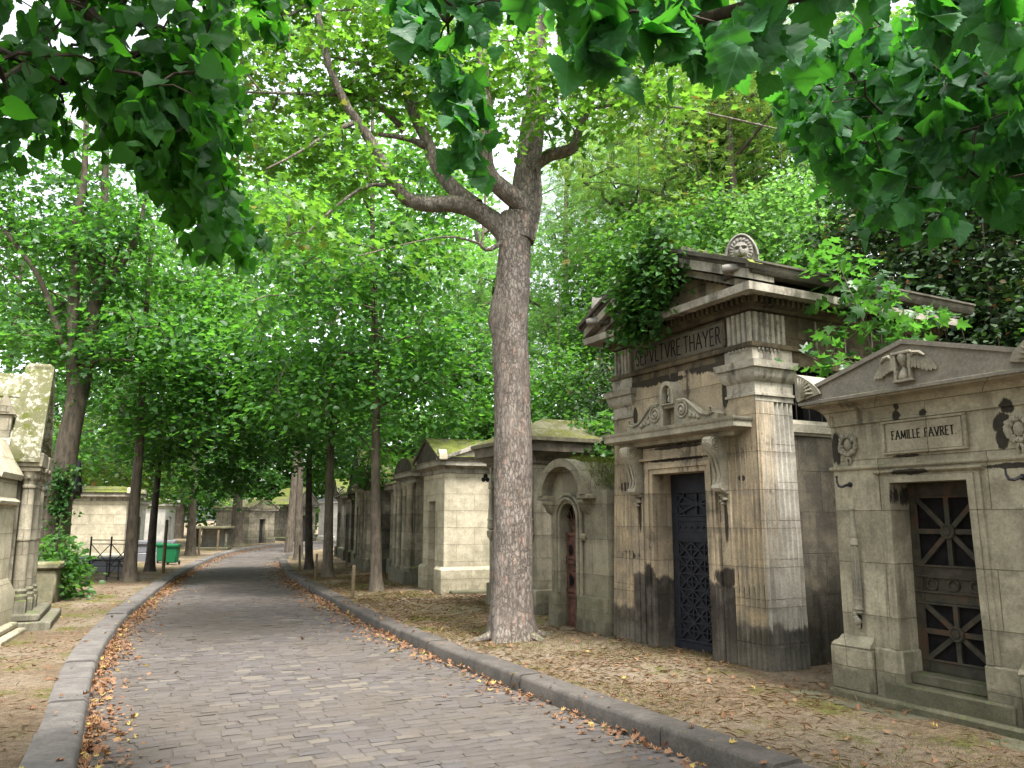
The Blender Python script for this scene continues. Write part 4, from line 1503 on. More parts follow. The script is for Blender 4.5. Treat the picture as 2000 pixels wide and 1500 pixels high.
for zc_, hh in ((.75, .21), (1.517, .265)):
    g_ = MB()
    xm = (da + db) / 2
    hx = (db - da) / 2 - .08
    for k_, (p, q) in enumerate((((xm - hx, zc_ - hh), (xm + hx, zc_ + hh)), ((xm - hx, zc_ + hh), (xm + hx, zc_ - hh)), ((xm, zc_ - hh), (xm, zc_ + hh)), ((xm - hx, zc_), (xm + hx, zc_)))):
        g_.bar(p, q, .038, yd - .006 - .0015 * k_, yd + .018)
    g_.disc(xm, zc_, .05, yd - .022, yd + .01, 20)
    g_.ring(xm, zc_, .05, .010, yd - .02)
    g_.disc(xm, zc_, .026, yd - .03, yd, 14)
    g_.build('grille', M['olive_iron'], door2)
g_ = MB()
for i in range(3):
    g_.ring(da + .16 + i * .1775, 1.108, .042, .010, yd + .003, 22, 6, .7)
g_.each('wreath', M['olive_iron'], door2)
m = MB()
m.box(o0 + .0, o1 - .0, .05, .24, .36, .44, .01)
m.build('sill', M['step_stone'], F)
# inverted torches
for xc_ in (.17, FW - .17):
    m = MB()
    m.lathe(xc_, -.004, [(.022, 1.72), (.026, 1.71), (.026, 1.69), (.018, 1.685), (.017, 1.63), (.021, 1.55), (.028, 1.50), (.032, 1.47), (.024, 1.455), (.032, 1.44), (.034, 1.40), (.022, 1.39), (.024, 1.28), (.029, 1.10), (.034, .98), (.04, .965), (.034, .95), (.036, .90), (.044, .88), (.03, .87), (.034, .85), (.02, .84)], 12)
    for i in range(7):
        a_ = PI + i * PI / 6
        m.tube([(xc_ + .026 * math.cos(a_), -.004 + .026 * math.sin(a_), 1.38), (xc_ + .037 * math.cos(a_), -.004 + .037 * math.sin(a_), .985)], .005, 4)
    for i in range(9):
        m.blob((xc_ + random.uniform(-.03, .03), -.03, .835 - random.random() * .07), (.022, .024, .025), 7, 5)
    m.blob((xc_, -.02, .745), (.014, .02, .03), 7, 5)
    tr = m.build('inverted_torch', M['carved_grey'], F)
    m = MB()
    crust(m, [(xc_ - .03, .83), (xc_ + .03, .83), (xc_ + .012, .72), (xc_ - .012, .72)], -.004, .006)
    m.build('soot_crust', M['soot_stain'], tr)
    m = MB()
    m.tube([(xc_, .0, 1.90), (xc_, -.055, 1.895), (xc_ - .012, -.085, 1.88), (xc_ - .045, -.09, 1.885), (xc_ - .065, -.085, 1.92), (xc_ - .07, -.08, 1.96)], [.012, .012, .011, .011, .009, .007], 8)
    m.blob((xc_ - .07, -.08, 1.965), (.012, .012, .012), 8, 5)
    m.disc(xc_, 1.90, .022, -.008, .005)
    m.build('hook', M['black_iron'], F)
    m = MB()
    zc_ = 2.235
    m.ring(xc_ + .01, zc_, .075, .022, -.008, 26, 7, .9)
    for i in range(30):
        a_ = i * 2 * PI / 30
        m.blob((xc_ + .01 + .08 * math.cos(a_) + random.uniform(-.014, .014), -.022, zc_ + .085 * math.sin(a_)), (.016, .014, .016), 6, 4)
    m.blob((xc_ + .01, -.004, zc_), (.04, .03, .055), 12, 8)
    for s_ in (-1, 1):
        m.tube([(xc_ + .01, -.012, zc_ - .09), (xc_ + .01 + s_ * .02, -.014, zc_ - .13), (xc_ + .01 + s_ * .012, -.01, zc_ - .165)], [.014, .012, .006], 5)
    m.build('wreath', M['carved_grey'], F)

# ================================================================== little arched tomb
X0, Y0, _ = row(9.86, 5.88)
A_ = empty('arched_tomb', (X0, Y0, 0), ROW_RZ, 'small tomb with a round arched hood and a rusty holed door', 'tomb', 'tombs standing in a row along the right of the lane')
AC, AW = .50, 1.40
m = MB()
arch = [(AC + .235 * math.cos(a_), 1.61 + .235 * math.sin(a_)) for a_ in np.linspace(PI, 0, 15)]
m.prism([(.02, .1), (AC - .235, .1)] + arch + [(AC + .235, .1), (AW, .1), (AW, 1.98), (AC + .62, 1.98), (.02, 1.98)], 'y', 0, .25)
m.box(.02, .12, .251, 2.2, .1, 1.98, 0)
m.box(AW - .1, AW, .251, 2.2, .1, 1.98, 0)
m.build('wall', M['arch_stone'], A_)
m = MB()
tym = [(AC + .50 * math.cos(a_), 1.975 + .42 * math.sin(a_)) for a_ in np.linspace(0, PI, 17)]
m.prism(tym, 'y', .0, .2)
m.build('tympanum', M['arch_stone'], A_)
m = MB()
ro = [(AC + .60 * math.cos(a_), 1.93 + .50 * math.sin(a_)) for a_ in np.linspace(0, PI, 21)]
ri = [(AC + .48 * math.cos(a_), 1.93 + .39 * math.sin(a_)) for a_ in np.linspace(PI, 0, 21)]
m.prism(ro + ri, 'y', -.16, .02)
m.prism([(p[0], p[1] - .03) for p in ro], 'y', .02, 2.3)
hood2 = m.build('barrel_roof', M['arch_stone'], A_, angle=50)
m = MB()
m.box(AC + .40, AC + .66, -.14, .1, 1.87, 1.93, .01)
m.box(AC - .66, AC - .40, -.14, .1, 1.87, 1.93, .01)
for s_ in (-1, 1):
    m.prism([(.02, 1.87), (-.12, 1.87), (-.13, 1.83), (-.08, 1.76), (-.05, 1.70), (.02, 1.66)], 'x', AC + s_ * .46 - .06, AC + s_ * .46 + .06)
m.each('impost', M['arch_stone'], A_)
m = MB()
m.prism([(.02, .02), (.06, .62), (AC - .25, .62), (AC - .23, .02)], 'y', -.07, .1)
m.prism([(AC + .25, .02), (AC + .27, .62), (AW + .02, .62), (AW + .02, .02)], 'y', -.07, .1)
m.each('plinth', M['arch_stone'], A_)
m = MB()
for rr, y_ in ((.27, -.05), (.33, -.03), (.235, -.02)):
    pts_ = [(AC - rr, y_, .62)] + [(AC + rr * math.cos(a_), y_, 1.61 + rr * math.sin(a_)) for a_ in np.linspace(PI, 0, 17)] + [(AC + rr, y_, .62)]
    m.tube(pts_, .026, 6)
for s_ in (-1, 1):
    m.lathe(AC + s_ * .37, -.02, [(.03, 1.33), (.05, 1.36), (.05, 1.40), (.03, 1.42)], 8)
m.build('door_surround', M['arch_stone'], A_)
m = MB()
da_ = [(AC + .24 * math.cos(a_), 1.61 + .24 * math.sin(a_)) for a_ in np.linspace(PI, 0, 15)]
m.prism([(AC - .24, .12), (AC - .24, 1.42), (AC + .24, 1.42), (AC + .24, .12)], 'y', .10, .12)
for x_ in (AC - .21, AC - .01, AC + .19):
    m.box(x_, x_ + .035, .080, .105, .12, 1.42, .004)
for z_ in (.14, .55, .62, 1.0, 1.06, 1.38):
    m.box(AC - .24, AC + .24, .083, .105, z_, z_ + .045, .004)
m.tube([(AC - .02, .08, .9), (AC - .02, .06, .92), (AC + .02, .05, .92)], .01, 6)
d3 = m.build('door', M['rusty_door'], A_)
m = MB()
m.prism(da_, 'y', .13, .14)
for x_, z_, r_ in ((AC - .10, 1.2, .05), (AC + .09, .80, .06), (AC - .10, .78, .055), (AC + .1, .32, .04), (AC + .02, 1.0, .03)):
    m.prism([(x_ + r_ * (.6 + .5 * random.random()) * math.cos(i * PI / 5), z_ + 1.7 * r_ * (.6 + .5 * random.random()) * math.sin(i * PI / 5)) for i in range(10)], 'y', .076, .082)
m.each('door_hole', M['void'], d3)
m = MB()
for i in range(5):
    m.ring(AC + random.uniform(-.12, .12), 1.47 + random.uniform(0, .1), .05, .008, .10, 14, 5)
for i in range(6):
    a_ = PI * (i + .5) / 6
    m.bar((AC, 1.45), (AC + .23 * math.cos(a_), 1.6 + .23 * math.sin(a_)), .012, .09, .102)
m.build('grille', M['rusty_door'], d3)
# grass growing on the barrel roof belongs to the roof ledge but is planted by itself
nn = 2600
a_ = RNG.uniform(.15, 2.0, nn)
yy = RNG.uniform(.03, 2.2, nn)
P_ = np.stack([AC + .60 * np.cos(a_), yy, 1.91 + .50 * np.sin(a_)], -1)
rm_ = np.array([[math.cos(ROW_RZ), -math.sin(ROW_RZ), 0], [math.sin(ROW_RZ), math.cos(ROW_RZ), 0], [0, 0, 1]])
P_ = P_ @ rm_.T + np.array((X0, Y0, 0))
tag(leaves('roof_grass', P_, unit(nn) * .7 + np.array((0, 0, 1.2)), unit(nn), RNG.uniform(.04, .12, nn), (SLIM_T[0] * np.array((1, .3, 1)), SLIM_T[1]), M['grass']),
    'grass and moss growing on the curved roof of the small arched tomb', kind='stuff')

# ================================================================== mossy hipped tomb behind the big trunk
X0, Y0, _ = row(12.35, 6.15)
H = empty('hipped_tomb', (X0, Y0, 0), ROW_RZ, 'tomb with a thick mossy roof half hidden by the big tree trunk', 'tomb', 'tombs standing in a row along the right of the lane')
HW = 1.62
m = MB()
m.prism([(0, .1), (.5, .1), (.5, 1.95), (1.12, 1.95), (1.12, .1), (HW, .1), (HW, 2.62), (0, 2.62)], 'y', 0, .25)
m.box(HW - .2, HW, .251, 2.6, .1, 2.62, 0)
m.box(0, .2, .251, 2.6, .1, 2.62, 0)
m.box(.5, 1.12, .2, .25, .1, 1.95, 0)
m.build('wall', M['gothic_stone'], H)
m = MB()
m.mould([(0, 2.6), (0, 0), (HW, 0), (HW, 2.6)], [(-.01, 2.44), (.03, 2.46), (.05, 2.55), (.13, 2.60), (.15, 2.63), (.2, 2.64), (.2, 2.75), (.22, 2.80), (-.01, 2.82)])
m.build('cornice', M['dark_block'], H)
m = MB()
a, b = (-.25, -.25), (HW + .25, 2.9)
vs = [(a[0], a[1], 2.80), (b[0], a[1], 2.80), (b[0], b[1], 2.80), (a[0], b[1], 2.80), (a[0] + .0, a[1] + .0, 2.86), (b[0], a[1], 2.86), (b[0], b[1], 2.86), (a[0], b[1], 2.86), (HW / 2, .6, 3.28), (HW / 2, 2.4, 3.28)]
m.add(vs, [(0, 1, 5, 4), (1, 2, 6, 5), (2, 3, 7, 6), (3, 0, 4, 7), (4, 5, 8), (5, 6, 9, 8), (6, 7, 9), (7, 4, 8, 9), (0, 3, 2, 1)])
m.build('roof', M['mossy_stone'], H)
m = MB()
m.box(HW - .32, HW + .03, -.05, 2.6, .05, .55, .015)
m.box(-.03, .45, -.05, .3, .05, .55, .015)
m.each('plinth', M['gothic_stone'], H)
m = MB()
m.box(.45, 1.17, .12, .2, .12, 1.95, .01)
m.build('door', M['black_iron'], H)
for xc_ in (HW - .14, .14):
    m = MB()
    m.lathe(xc_, -.05, [(.012, 2.47), (.03, 2.43), (.012, 2.36), (.02, 2.28), (.04, 2.2), (.045, 2.12), (.028, 2.1), (.036, 1.85), (.045, 1.72), (.05, 1.62), (.065, 1.6), (.05, 1.57), (.06, 1.45), (.03, 1.43), (.07, 1.4), (.06, 1.32), (.02, 1.26), (.005, 1.22)], 12)
    m.build('inverted_torch', M['carved_grey'], H)


# ================================================================== the tombs farther along
def tomb(name, s_xy, rz, w, d, h, label, mat, roofmat, style='pediment', door=True, group='tombs standing in a row along the right of the lane', plinth=.4, dx=None, doormat=None, extra=None):
    """local x to the right seen from the lane, y into the plot"""
    E_ = empty(name, (s_xy[0], s_xy[1], gz(*s_xy) - .06), rz, label, 'tomb', group)
    c = w / 2 if dx is None else dx
    m = MB()
    if door:
        dw, dh = .27, min(1.85, h * .74)
        m.prism([(0, 0), (c - dw, 0), (c - dw, dh), (c + dw, dh), (c + dw, 0), (w, 0), (w, h), (0, h)], 'y', 0, .2)
        m.box(0, .15, .201, d, 0, h, 0)
        m.box(w - .15, w, .201, d, 0, h, 0)
        m.box(.15, w - .15, d - .15, d, 0, h, 0)
    else:
        m.box(0, w, 0, d, 0, h, .01)
    m.build('wall', mat, E_)
    m = MB()
    if plinth:
        m.mould([(0, d), (0, 0), (c - .35, 0)], [(-.01, 0), (.07, 0), (.07, plinth), (.03, plinth + .05), (-.01, plinth + .06)])
        m.mould([(c + .35, 0), (w, 0), (w, d)], [(-.01, 0), (.07, 0), (.07, plinth), (.03, plinth + .05), (-.01, plinth + .06)])
        m.each('plinth', mat, E_)
    if door:
        m = MB()
        for a in (0, .05):
            m.prism([(c - dw - a - .05, .1), (c - dw - a, .1), (c - dw - a, dh + a), (c + dw + a, dh + a), (c + dw + a, .1), (c + dw + a + .05, .1), (c + dw + a + .05, dh + a + .05), (c - dw - a - .05, dh + a + .05)], 'y', -.03 + a * .4, .01)
        m.build('door_surround', mat, E_)
        m = MB()
        m.box(c - dw, c + dw, .15, .18, 0, dh, 0)
        m.box(c - dw + .05, c - .02, .135, .15, .2, dh - .1, .005)
        m.box(c + .02, c + dw - .05, .135, .15, .2, dh - .1, .005)
        m.build('door', doormat or M['black_iron'], E_)
    m = MB()
    m.mould([(0, d), (0, 0), (w, 0), (w, d), (0, d)][:4], [(-.01, h - .16), (.02, h - .15), (.03, h - .08), (.07, h - .05), (.10, h - .03), (.16, h - .01), (.16, h + .07), (.19, h + .1), (-.01, h + .12)])
    m.build('cornice', M['cornice_stone'] if mat in (M['cream_limestone'], M['far_stone']) else mat, E_)
    m = MB()
    if style == 'pediment':
        rh = .22 * w + .08
        m.prism([(-.19, h + .105), (w + .19, h + .105), (w / 2, h + .105 + rh)], 'y', -.17, d + .15)
        for s_ in (-1, 1):
            m.bar((w / 2, h + .14 + rh), (w / 2 + s_ * (w / 2 + .2), h + .13), .07, -.21, d + .18)
    elif style == 'flat':
        m.box(-.19, w + .19, -.19, d + .19, h + .11, h + .2, .02, .06, .06)
        m.box(.05, w - .05, .05, d - .05, h + .2, h + .34, .02, .12, .12)
    elif style == 'barrel':
        m.prism([(w / 2 + (w / 2 + .12) * math.cos(a_), h + .1 + .34 * math.sin(a_)) for a_ in np.linspace(0, PI, 15)], 'y', -.15, d + .1)
    elif style == 'steep':
        m.prism([(-.16, h + .1), (w + .16, h + .1), (w / 2, h + .1 + w * .62)], 'y', -.14, d + .12)
        m.bar((w / 2, h + .14 + w * .62), (w / 2 - w / 2 - .2, h + .1), .08, -.18, d + .15)
        m.bar((w / 2, h + .14 + w * .62), (w / 2 + w / 2 + .2, h + .1), .08, -.18, d + .15)
    m.build('roof', roofmat, E_)
    if style in ('pediment', 'flat'):
        for s_ in (0, 1):
            m = MB()
            xx = -.12 if not s_ else w + .12
            m.prism([(xx - .13, h + .1), (xx + .13, h + .1), (xx + .12, h + .2), (xx + .04, h + .3), (xx - .04, h + .3), (xx - .12, h + .2)], 'y', -.18, -.02)
            m.build('acroterion', mat, E_)
    if extra:
        extra(E_, w, d, h)
    return E_


# pale tomb whose near side wall faces the viewer (cross gable over that side)
a20 = R(21)


def rz_of(ang):      # facade runs along a direction ang left of straight ahead
    return -(PI / 2 - ang)


def local_to_world(p, rz, x, y):
    return (p[0] + math.cos(rz) * x - math.sin(rz) * y, p[1] + math.sin(rz) * x + math.cos(rz) * y)


def place(near_right, ang, w):
    """origin (far-left end of the facade) from the near right corner"""
    return (near_right[0] - math.sin(ang) * w, near_right[1] + math.cos(ang) * w)


def pale_extra(E_, w, d, h):
    m = MB()
    m.prism([(-.05, h + .10), (d + .05, h + .10), (d * .62, h + .62)], 'x', w - .3, w + .16)
    m.prism([(-.16, h + .07), (-.14, h + .14), (d * .62, h + .70), (d + .12, h + .14), (d + .12, h + .07), (d * .62, h + .6)], 'x', w - .3, w + .21)
    m.build('side_gable', M['cornice_stone'], E_)
    m = MB()
    for a_ in (90, 210, 330):
        cx_, cz_ = .86 + .05 * math.cos(R(a_)), 2.30 + .05 * math.sin(R(a_))
        m.prism([(cx_ + .047 * math.cos(i * PI / 8), cz_ + .047 * math.sin(i * PI / 8)) for i in range(16)], 'x', w - .01, w + .003)
    m.build('trefoil_vent', M['void'], E_)
    m = MB()
    m.box(w + .05, w + .30, .1, 1.4, 0, .12, .02)
    m.box(w + .05, w + .62, -.2, 1.25, 0, .05, .02)
    m.build('step', M['step_stone'], E_)


pw = 1.62
o_ = place((-1.34, 15.9), a20, pw)
tomb('pale_tomb', o_, rz_of(a20), pw, 2.2, 2.55, 'pale clean limestone tomb with a trefoil vent high in its bright side wall', M['cream_limestone'], M['roof_stone'], 'pediment', extra=pale_extra, plinth=.5, doormat=M['void'])


def column_extra(E_, w, d, h):
    m = MB()
    for x_ in (.1, w * .33, w * .67, w - .1):
        m.lathe(x_, -.12, [(.11, .35), (.11, .42), (.085, .45), (.08, h - .35), (.09, h - .3), (.12, h - .2), (.12, h - .15)], 10)
    m.box(-.02, w + .02, -.26, 0, 0, .36, .01)
    m.each('column', M['far_stone'], E_)


specs = [
    ('columned_tomb', (-2.15, 18.0), R(21), 1.5, 2.0, 2.45, 'weathered tomb with engaged columns and a dark doorway, next beyond the pale limestone tomb', 'far_stone', 'roof_stone', 'barrel', column_extra),
    ('rounded_tomb', (-2.75, 20.2), R(20), 1.5, 2.2, 2.25, 'tomb with a bright block side wall and flat mossy top, third beyond the big tree', 'far_stone', 'mossy_stone', 'flat', None),
    ('narrow_tomb', (-3.75, 22.0), R(20), 1.7, 2.2, 2.4, 'narrow sooty tomb with a small steep roof behind the straight young trunk', 'far_dark', 'mossy_stone', 'pediment', column_extra),
    ('gabled_tomb', (-4.45, 24.2), R(20), 1.8, 2.2, 2.5, 'brown gabled tomb between the two dark trunks and the columned tomb', 'far_stone', 'roof_stone', 'steep', None),
    ('dark_tomb', (-5.35, 26.8), R(19), 1.8, 2.3, 2.2, 'dark square tomb with a plain lid beside the brown gabled tomb', 'far_dark', 'roof_stone', 'flat', None),
    ('dim_tomb', (-6.3, 29.8), R(17), 2.0, 2.2, 2.3, 'dim grey tomb just past the slim dark trunk near the bend', 'far_dark', 'roof_stone', 'pediment', None),
    ('grey_tomb', (-7.3, 34), R(10), 2.2, 2.2, 2.3, 'grey tomb glimpsed behind the pale spotted trunk at the bend', 'far_stone', 'roof_stone', 'flat', None),
    ('bend_tomb', (-7.0, 39), R(0), 2.2, 2.2, 2.4, 'farthest pedimented tomb on the inside of the bend', 'far_stone', 'roof_stone', 'pediment', None),
]
for nm, nr, ang, w_, d_, h_, lab, mt, rm, st_, ex in specs:
    tomb(nm, place(nr, ang, w_), rz_of(ang), w_, d_, h_, lab, M[mt], M[rm], st_, extra=ex)
# ================================================================== left side of the lane
LEFT = 'tombs and graves on the left of the lane'


def rz_left(ang):
    return PI / 2 + ang


G1 = empty('gothic_chapel_tomb', (-6.72, 11.15, .1), rz_left(R(25)), 'gothic tomb with a lichen covered steep slab roof and clustered corner columns', 'tomb', LEFT)
gw, gd = 1.35, 2.6
m = MB()
m.prism([(.08, 0), (.42, 0), (.42, 1.7), (gw / 2, 2.1), (gw - .42, 1.7), (gw - .42, 0), (gw - .08, 0), (gw - .08, 2.45), (gw / 2, 3.35), (.08, 2.45)], 'y', .12, .35)
m.box(.08, .28, .351, gd, 0, 2.42, 0)
m.box(gw - .28, gw - .08, .351, gd, 0, 2.42, 0)
m.build('wall', M['gothic_stone'], G1)
m = MB()
m.box(.4, gw - .4, .3, .34, .05, 2.0, 0)
m.build('door', M['black_iron'], G1)
m = MB()
sl = (3.55 - 2.40) / (gw / 2 + .1)
for s_ in (-1, 1):
    for i in range(4):
        y0, y1 = .28 + i * .62, .28 + (i + 1) * .62 - .012
        for j in range(3):
            a0, a1 = (gw / 2 + .1) * j / 3, (gw / 2 + .1) * (j + 1) / 3 - .008
            pp = [(gw / 2 + s_ * a0, 3.55 - a0 * sl), (gw / 2 + s_ * a1, 3.55 - a1 * sl), (gw / 2 + s_ * (a1 + .03), 3.55 - a1 * sl + .07 + .012), (gw / 2 + s_ * a0, 3.55 - a0 * sl + .085)]
            m.prism(pp, 'y', y0, y1)
m.build('roof', M['lichen_roof'], G1)
m = MB()
for s_ in (-1, 1):
    a1 = gw / 2 + .14
    pp = [(gw / 2, 3.50), (gw / 2 + s_ * a1, 3.50 - a1 * sl), (gw / 2 + s_ * (a1 + .02), 3.62 - a1 * sl + .05), (gw / 2 + s_ * .1, 3.74), (gw / 2, 3.76)]
    m.prism(pp, 'y', -.10, .27)
m.box(gw / 2 - .12, gw / 2 + .12, -.10, .27, 3.55, 3.80, .05)
gc = m.build('gable_coping', M['lichen_roof'], G1)
m = MB()
m.box(-.03, .13, .30, .50, 2.55, 2.95, .01)
m.prism([(.26, 2.95), (.54, 2.95), (.40, 3.24)], 'x', -.06, .15)
m.prism([(.33, 2.98), (.47, 2.98), (.40, 3.13)], 'x', -.068, -.05)
m.build('gablet', M['gothic_stone'], gc)
for x_, y_ in ((.06, .02), (.06, .30), (.44, -.02), (gw - .44, -.02), (gw - .06, .02)):
    m = MB()
    m.box(x_ - .11, x_ + .11, y_ - .11, y_ + .11, 0, .42, .012)
    m.lathe(x_, y_, [(.11, .42), (.115, .47), (.095, .50), (.105, .54), (.08, .57), (.078, 1.2), (.086, 1.21), (.086, 1.24), (.078, 1.25), (.076, 1.93), (.09, 1.94), (.09, 1.97), (.08, 1.98), (.09, 2.05), (.125, 2.13), (.13, 2.16)], 14)
    m.box(x_ - .14, x_ + .14, y_ - .14, y_ + .14, 2.16, 2.22, .01)
    for i in range(8):
        a_ = i * PI / 4
        m.blob((x_ + .1 * math.cos(a_), y_ + .1 * math.sin(a_), 2.10), (.028, .028, .045), 6, 4)
    m.build('column', M['gothic_stone'], G1)
m = MB()
m.box(-.1, .55, -.14, .4, 2.225, 2.42, .01)
m.box(gw - .55, gw + .1, -.14, .4, 2.225, 2.42, .01)
m.each('architrave', M['gothic_stone'], G1)
m = MB()
m.box(-.2, gw + .25, -.42, .5, -.05, .14, .02)
m.box(-.15, gw + .15, -.28, .5, .14, .24, .02)
m.each('step', M['gothic_stone'], G1)

ox, oy = -7.60, 9.66
G0 = empty('niche_tomb', (ox, oy, .1), R(20), 'cream gothic tomb with a pointed niche and sloping coping beside the lichen covered gothic tomb', 'tomb', LEFT)
m = MB()
m.prism([(0, .15), (1.2, .15), (1.2, 2.05), (.98, 2.5), (.3, 2.5), (0, 2.05)], 'y', 0, 1.0)
m.build('wall', M['cream_limestone'], G0)
m = MB()
m.prism([(1.24, 2.03), (1.26, 2.10), (1.02, 2.58), (.26, 2.58), (-.06, 2.10), (-.04, 2.03), (.29, 2.5), (.99, 2.5)], 'y', -.08, 1.05)
m.mould([(0, 1.0), (0, 0), (1.2, 0), (1.2, 1.0)], [(-.01, 1.68), (.05, 1.70), (.06, 1.74), (.02, 1.78), (-.01, 1.79)])
m.build('coping', M['cream_limestone'], G0)
m = MB()
for a, b, z0, z1 in ((.90, 1.10, 1.84, 2.12), (.10, .3, 1.84, 2.12)):
    m.prism([(a, z0), (b, z0), (b, z1), ((a + b) / 2, z1 + .13), (a, z1)], 'y', -.006, .02)
m.prism([(.92, .75), (1.08, .75), (1.08, 1.45), (.92, 1.45)], 'y', -.006, .02)
m.each('niche', plain('niche_shade', (.16, .135, .095), .95, .1), G0)
m = MB()
for a, b, z0, z1 in ((.90, 1.10, 1.84, 2.12), (.10, .3, 1.84, 2.12)):
    m.tube([(a - .02, -.01, z0), (a - .02, -.01, z1), ((a + b) / 2, -.01, z1 + .16), (b + .02, -.01, z1), (b + .02, -.01, z0), (a - .02, -.01, z0)], .02, 4)
m.tube([(.90, -.01, .73), (.90, -.01, 1.47), (1.10, -.01, 1.47), (1.10, -.01, .73), (.90, -.01, .73)], .02, 4)
m.each('niche_frame', M['cream_limestone'], G0)
m = MB()
m.prism([(-.1, 0), (1.3, 0), (1.3, .55), (1.21, .72), (-.01, .72), (-.1, .55)], 'y', -.08, 1.0)
m.build('plinth', M['cream_limestone'], G0)
m = MB()
m.box(-.3, 1.5, -.45, .9, -.08, .08, .02)
m.box(-.2, 1.40, -.22, .9, .08, .16, .02)
m.each('step', M['cream_limestone'], G0)

# stone trough and its shrub
m = MB()
m.box(-.32, .32, -.35, .35, 0, .62, .03)
m.box(-.37, .37, -.40, .40, .62, .74, .03)
tr = m.build('stone_planter', M['mossy_stone'])
tr.location, tr.rotation_euler = (-8.55, 14.75, .1), (0, 0, R(20))
tag(tr, 'square mossy stone block beside the glossy shrub', 'planter', LEFT)

# slate-roofed little tomb behind the ivy trunk
tomb('slate_roofed_tomb', (-10.35, 18.6), rz_left(R(22)), 1.1, 1.6, 2.05, 'little dark tomb with a steep slate gable beside the ivy covered trunk', M['far_dark'], M['slate'], 'steep', True, LEFT, .3)
# beige box tomb, seen from its plain back side
E_ = tomb('beige_tomb', (-13.05, 27.2), rz_left(R(14)), 2.0, 1.75, 2.25, 'plain beige limestone tomb with a moulded top, behind the iron fence', M['cream_limestone'], M['roof_stone'], 'flat', True, LEFT, .3)
tomb('white_tomb', (-16.6, 38.5), rz_left(R(12)), 2.4, 2.6, 2.1, 'whitish limestone tomb behind the green wheeled bins', M['white_marble'], M['roof_stone'], 'flat', True, LEFT, .3)
tomb('bright_tomb', (-15.6, 33.0), rz_left(R(12)), 2.4, 2.6, 2.1, 'bright white tomb wall between the two leaning trunks', M['white_marble'], M['granite'], 'flat', True, LEFT, .3)
tomb('brown_roofed_tomb', (-15.5, 47.5), rz_left(R(-20)), 2.4, 2.4, 2.0, 'tan tomb under a mossy gable beside the thick far trunk', M['far_stone'], M['mossy_stone'], 'pediment', True, LEFT, .3)
tomb('sooty_far_tomb', (-13.9, 51.5), rz_left(R(-35)), 1.7, 2.2, 2.3, 'sooty dark tomb at the end of the lane', M['far_dark'], M['roof_stone'], 'steep', True, LEFT, .3)
tomb('pale_far_tomb', (-12.2, 55), rz_left(R(-50)), 2.4, 2.2, 2.6, 'pale grey tomb closing the view at the end of the lane', M['white_marble'], M['granite'], 'barrel', True, LEFT, .3)
tomb('last_tomb', (-7.6, 58.5), rz_left(R(-75)), 2.6, 2.2, 2.6, 'wide grey tomb farthest round the bend', M['far_stone'], M['granite'], 'flat', True, LEFT, .3)

# table tomb on short legs with a mossy slab
TT = empty('table_tomb', (-14.3, 38.7, .12), rz_left(R(12)), 'low table tomb with an overhanging mossy slab beyond the bins', 'tomb', LEFT)
m = MB()
m.box(-.7, .9, -.75, .9, 0, .16, .03)
m.build('plinth', M['step_stone'], TT)
m = MB()
m.box(-.8, 1.0, -.85, 1.0, 1.0, 1.12, .03)
m.build('slab', M['mossy_stone'], TT)
m = MB()
for i in range(4):
    for y_ in (-.65, .75):
        m.lathe(-.6 + i * .45, y_, [(.09, .16), (.09, .24), (.06, .28), (.07, .85), (.1, .92), (.1, 1.0)], 8)
m.each('leg', M['far_dark'], TT)
m = MB()
m.box(.45, .9, -.55, .6, .16, .99, .01)
m.build('end_panel', M['white_marble'], TT)

# grave slabs
for (x, y, w_, d_, h_, lab, mt) in ((-10.9, 22.6, 1.0, 1.9, .45, 'grey raised grave slab behind the crossed iron fence', 'granite'), (-11.9, 28.4, 1.0, 2.0, .75, 'polished grey granite grave behind the slim leaning trunk', 'granite'),
                               (-8.35, 20.1, .5, .45, .2, 'small broken stone lying at the foot of the leaning grey trunk', 'far_dark')):
    g_ = empty('grave', (x, y, gz(x, y) - .03), rz_left(R(18)), lab, 'grave', LEFT)
    m = MB()
    m.box(-.1, w_ + .1, -.1, d_ + .1, 0, h_ * .45, .02)
    m.build('plinth', M[mt], g_)
    m = MB()
    m.box(0, w_, 0, d_, h_ * .45, h_ * .82, .02)
    m.box(-.05, w_ + .05, -.05, d_ + .05, h_ * .82, h_, .02)
    m.build('slab', M[mt], g_)

# iron fence with crossed bars
FN = empty('grave_fence', (-9.75, 20.75, .1), 0, 'low black iron grave fence with crossed bars before the grey grave slab', 'fence')
fa = R(166)
m, m2, m3 = MB(), MB(), MB()
for i in range(3):
    x = i * .62
    m.tube([(x, 0, 0), (x, 0, 1.0 if i else 1.12)], .022, 6)
    m.blob((x, 0, 1.02 if i else 1.14), (.03, .03, .035), 6, 4)
for z in (.30, .86, .96):
    m2.tube([(0, 0, z), (1.24, 0, z)], .012, 5)
for i in range(2):
    x = i * .62
    m3.tube([(x, -.01, .30), (x + .62, -.01, .86)], .012, 5)
    m3.tube([(x, .01, .86), (x + .62, .01, .30)], .012, 5)
for mm, nm in ((m, 'post'), (m2, 'rail'), (m3, 'cross_bar')):
    mm.each(nm, M['black_iron'], FN, 2 if nm == 'post' else 1)
FN.rotation_euler = (0, 0, fa)
FN2 = empty('grave_fence', (-9.35, 19.9, .08), R(170), 'short broken length of black iron fence at the foot of the leaning grey trunk', 'fence')
m, m2 = MB(), MB()
for x in (0, .3, .62):
    m.tube([(x, 0, 0), (x + .02, 0, .52)], .016, 6)
for z in (.1, .48):
    m2.tube([(0, 0, z), (.66, 0, z + .02)], .012, 5)
m2.tube([(0, 0, .1), (.3, 0, .48)], .01, 5)
m2.tube([(.62, 0, .1), (.3, 0, .48)], .01, 5)
m.each('post', M['black_iron'], FN2)
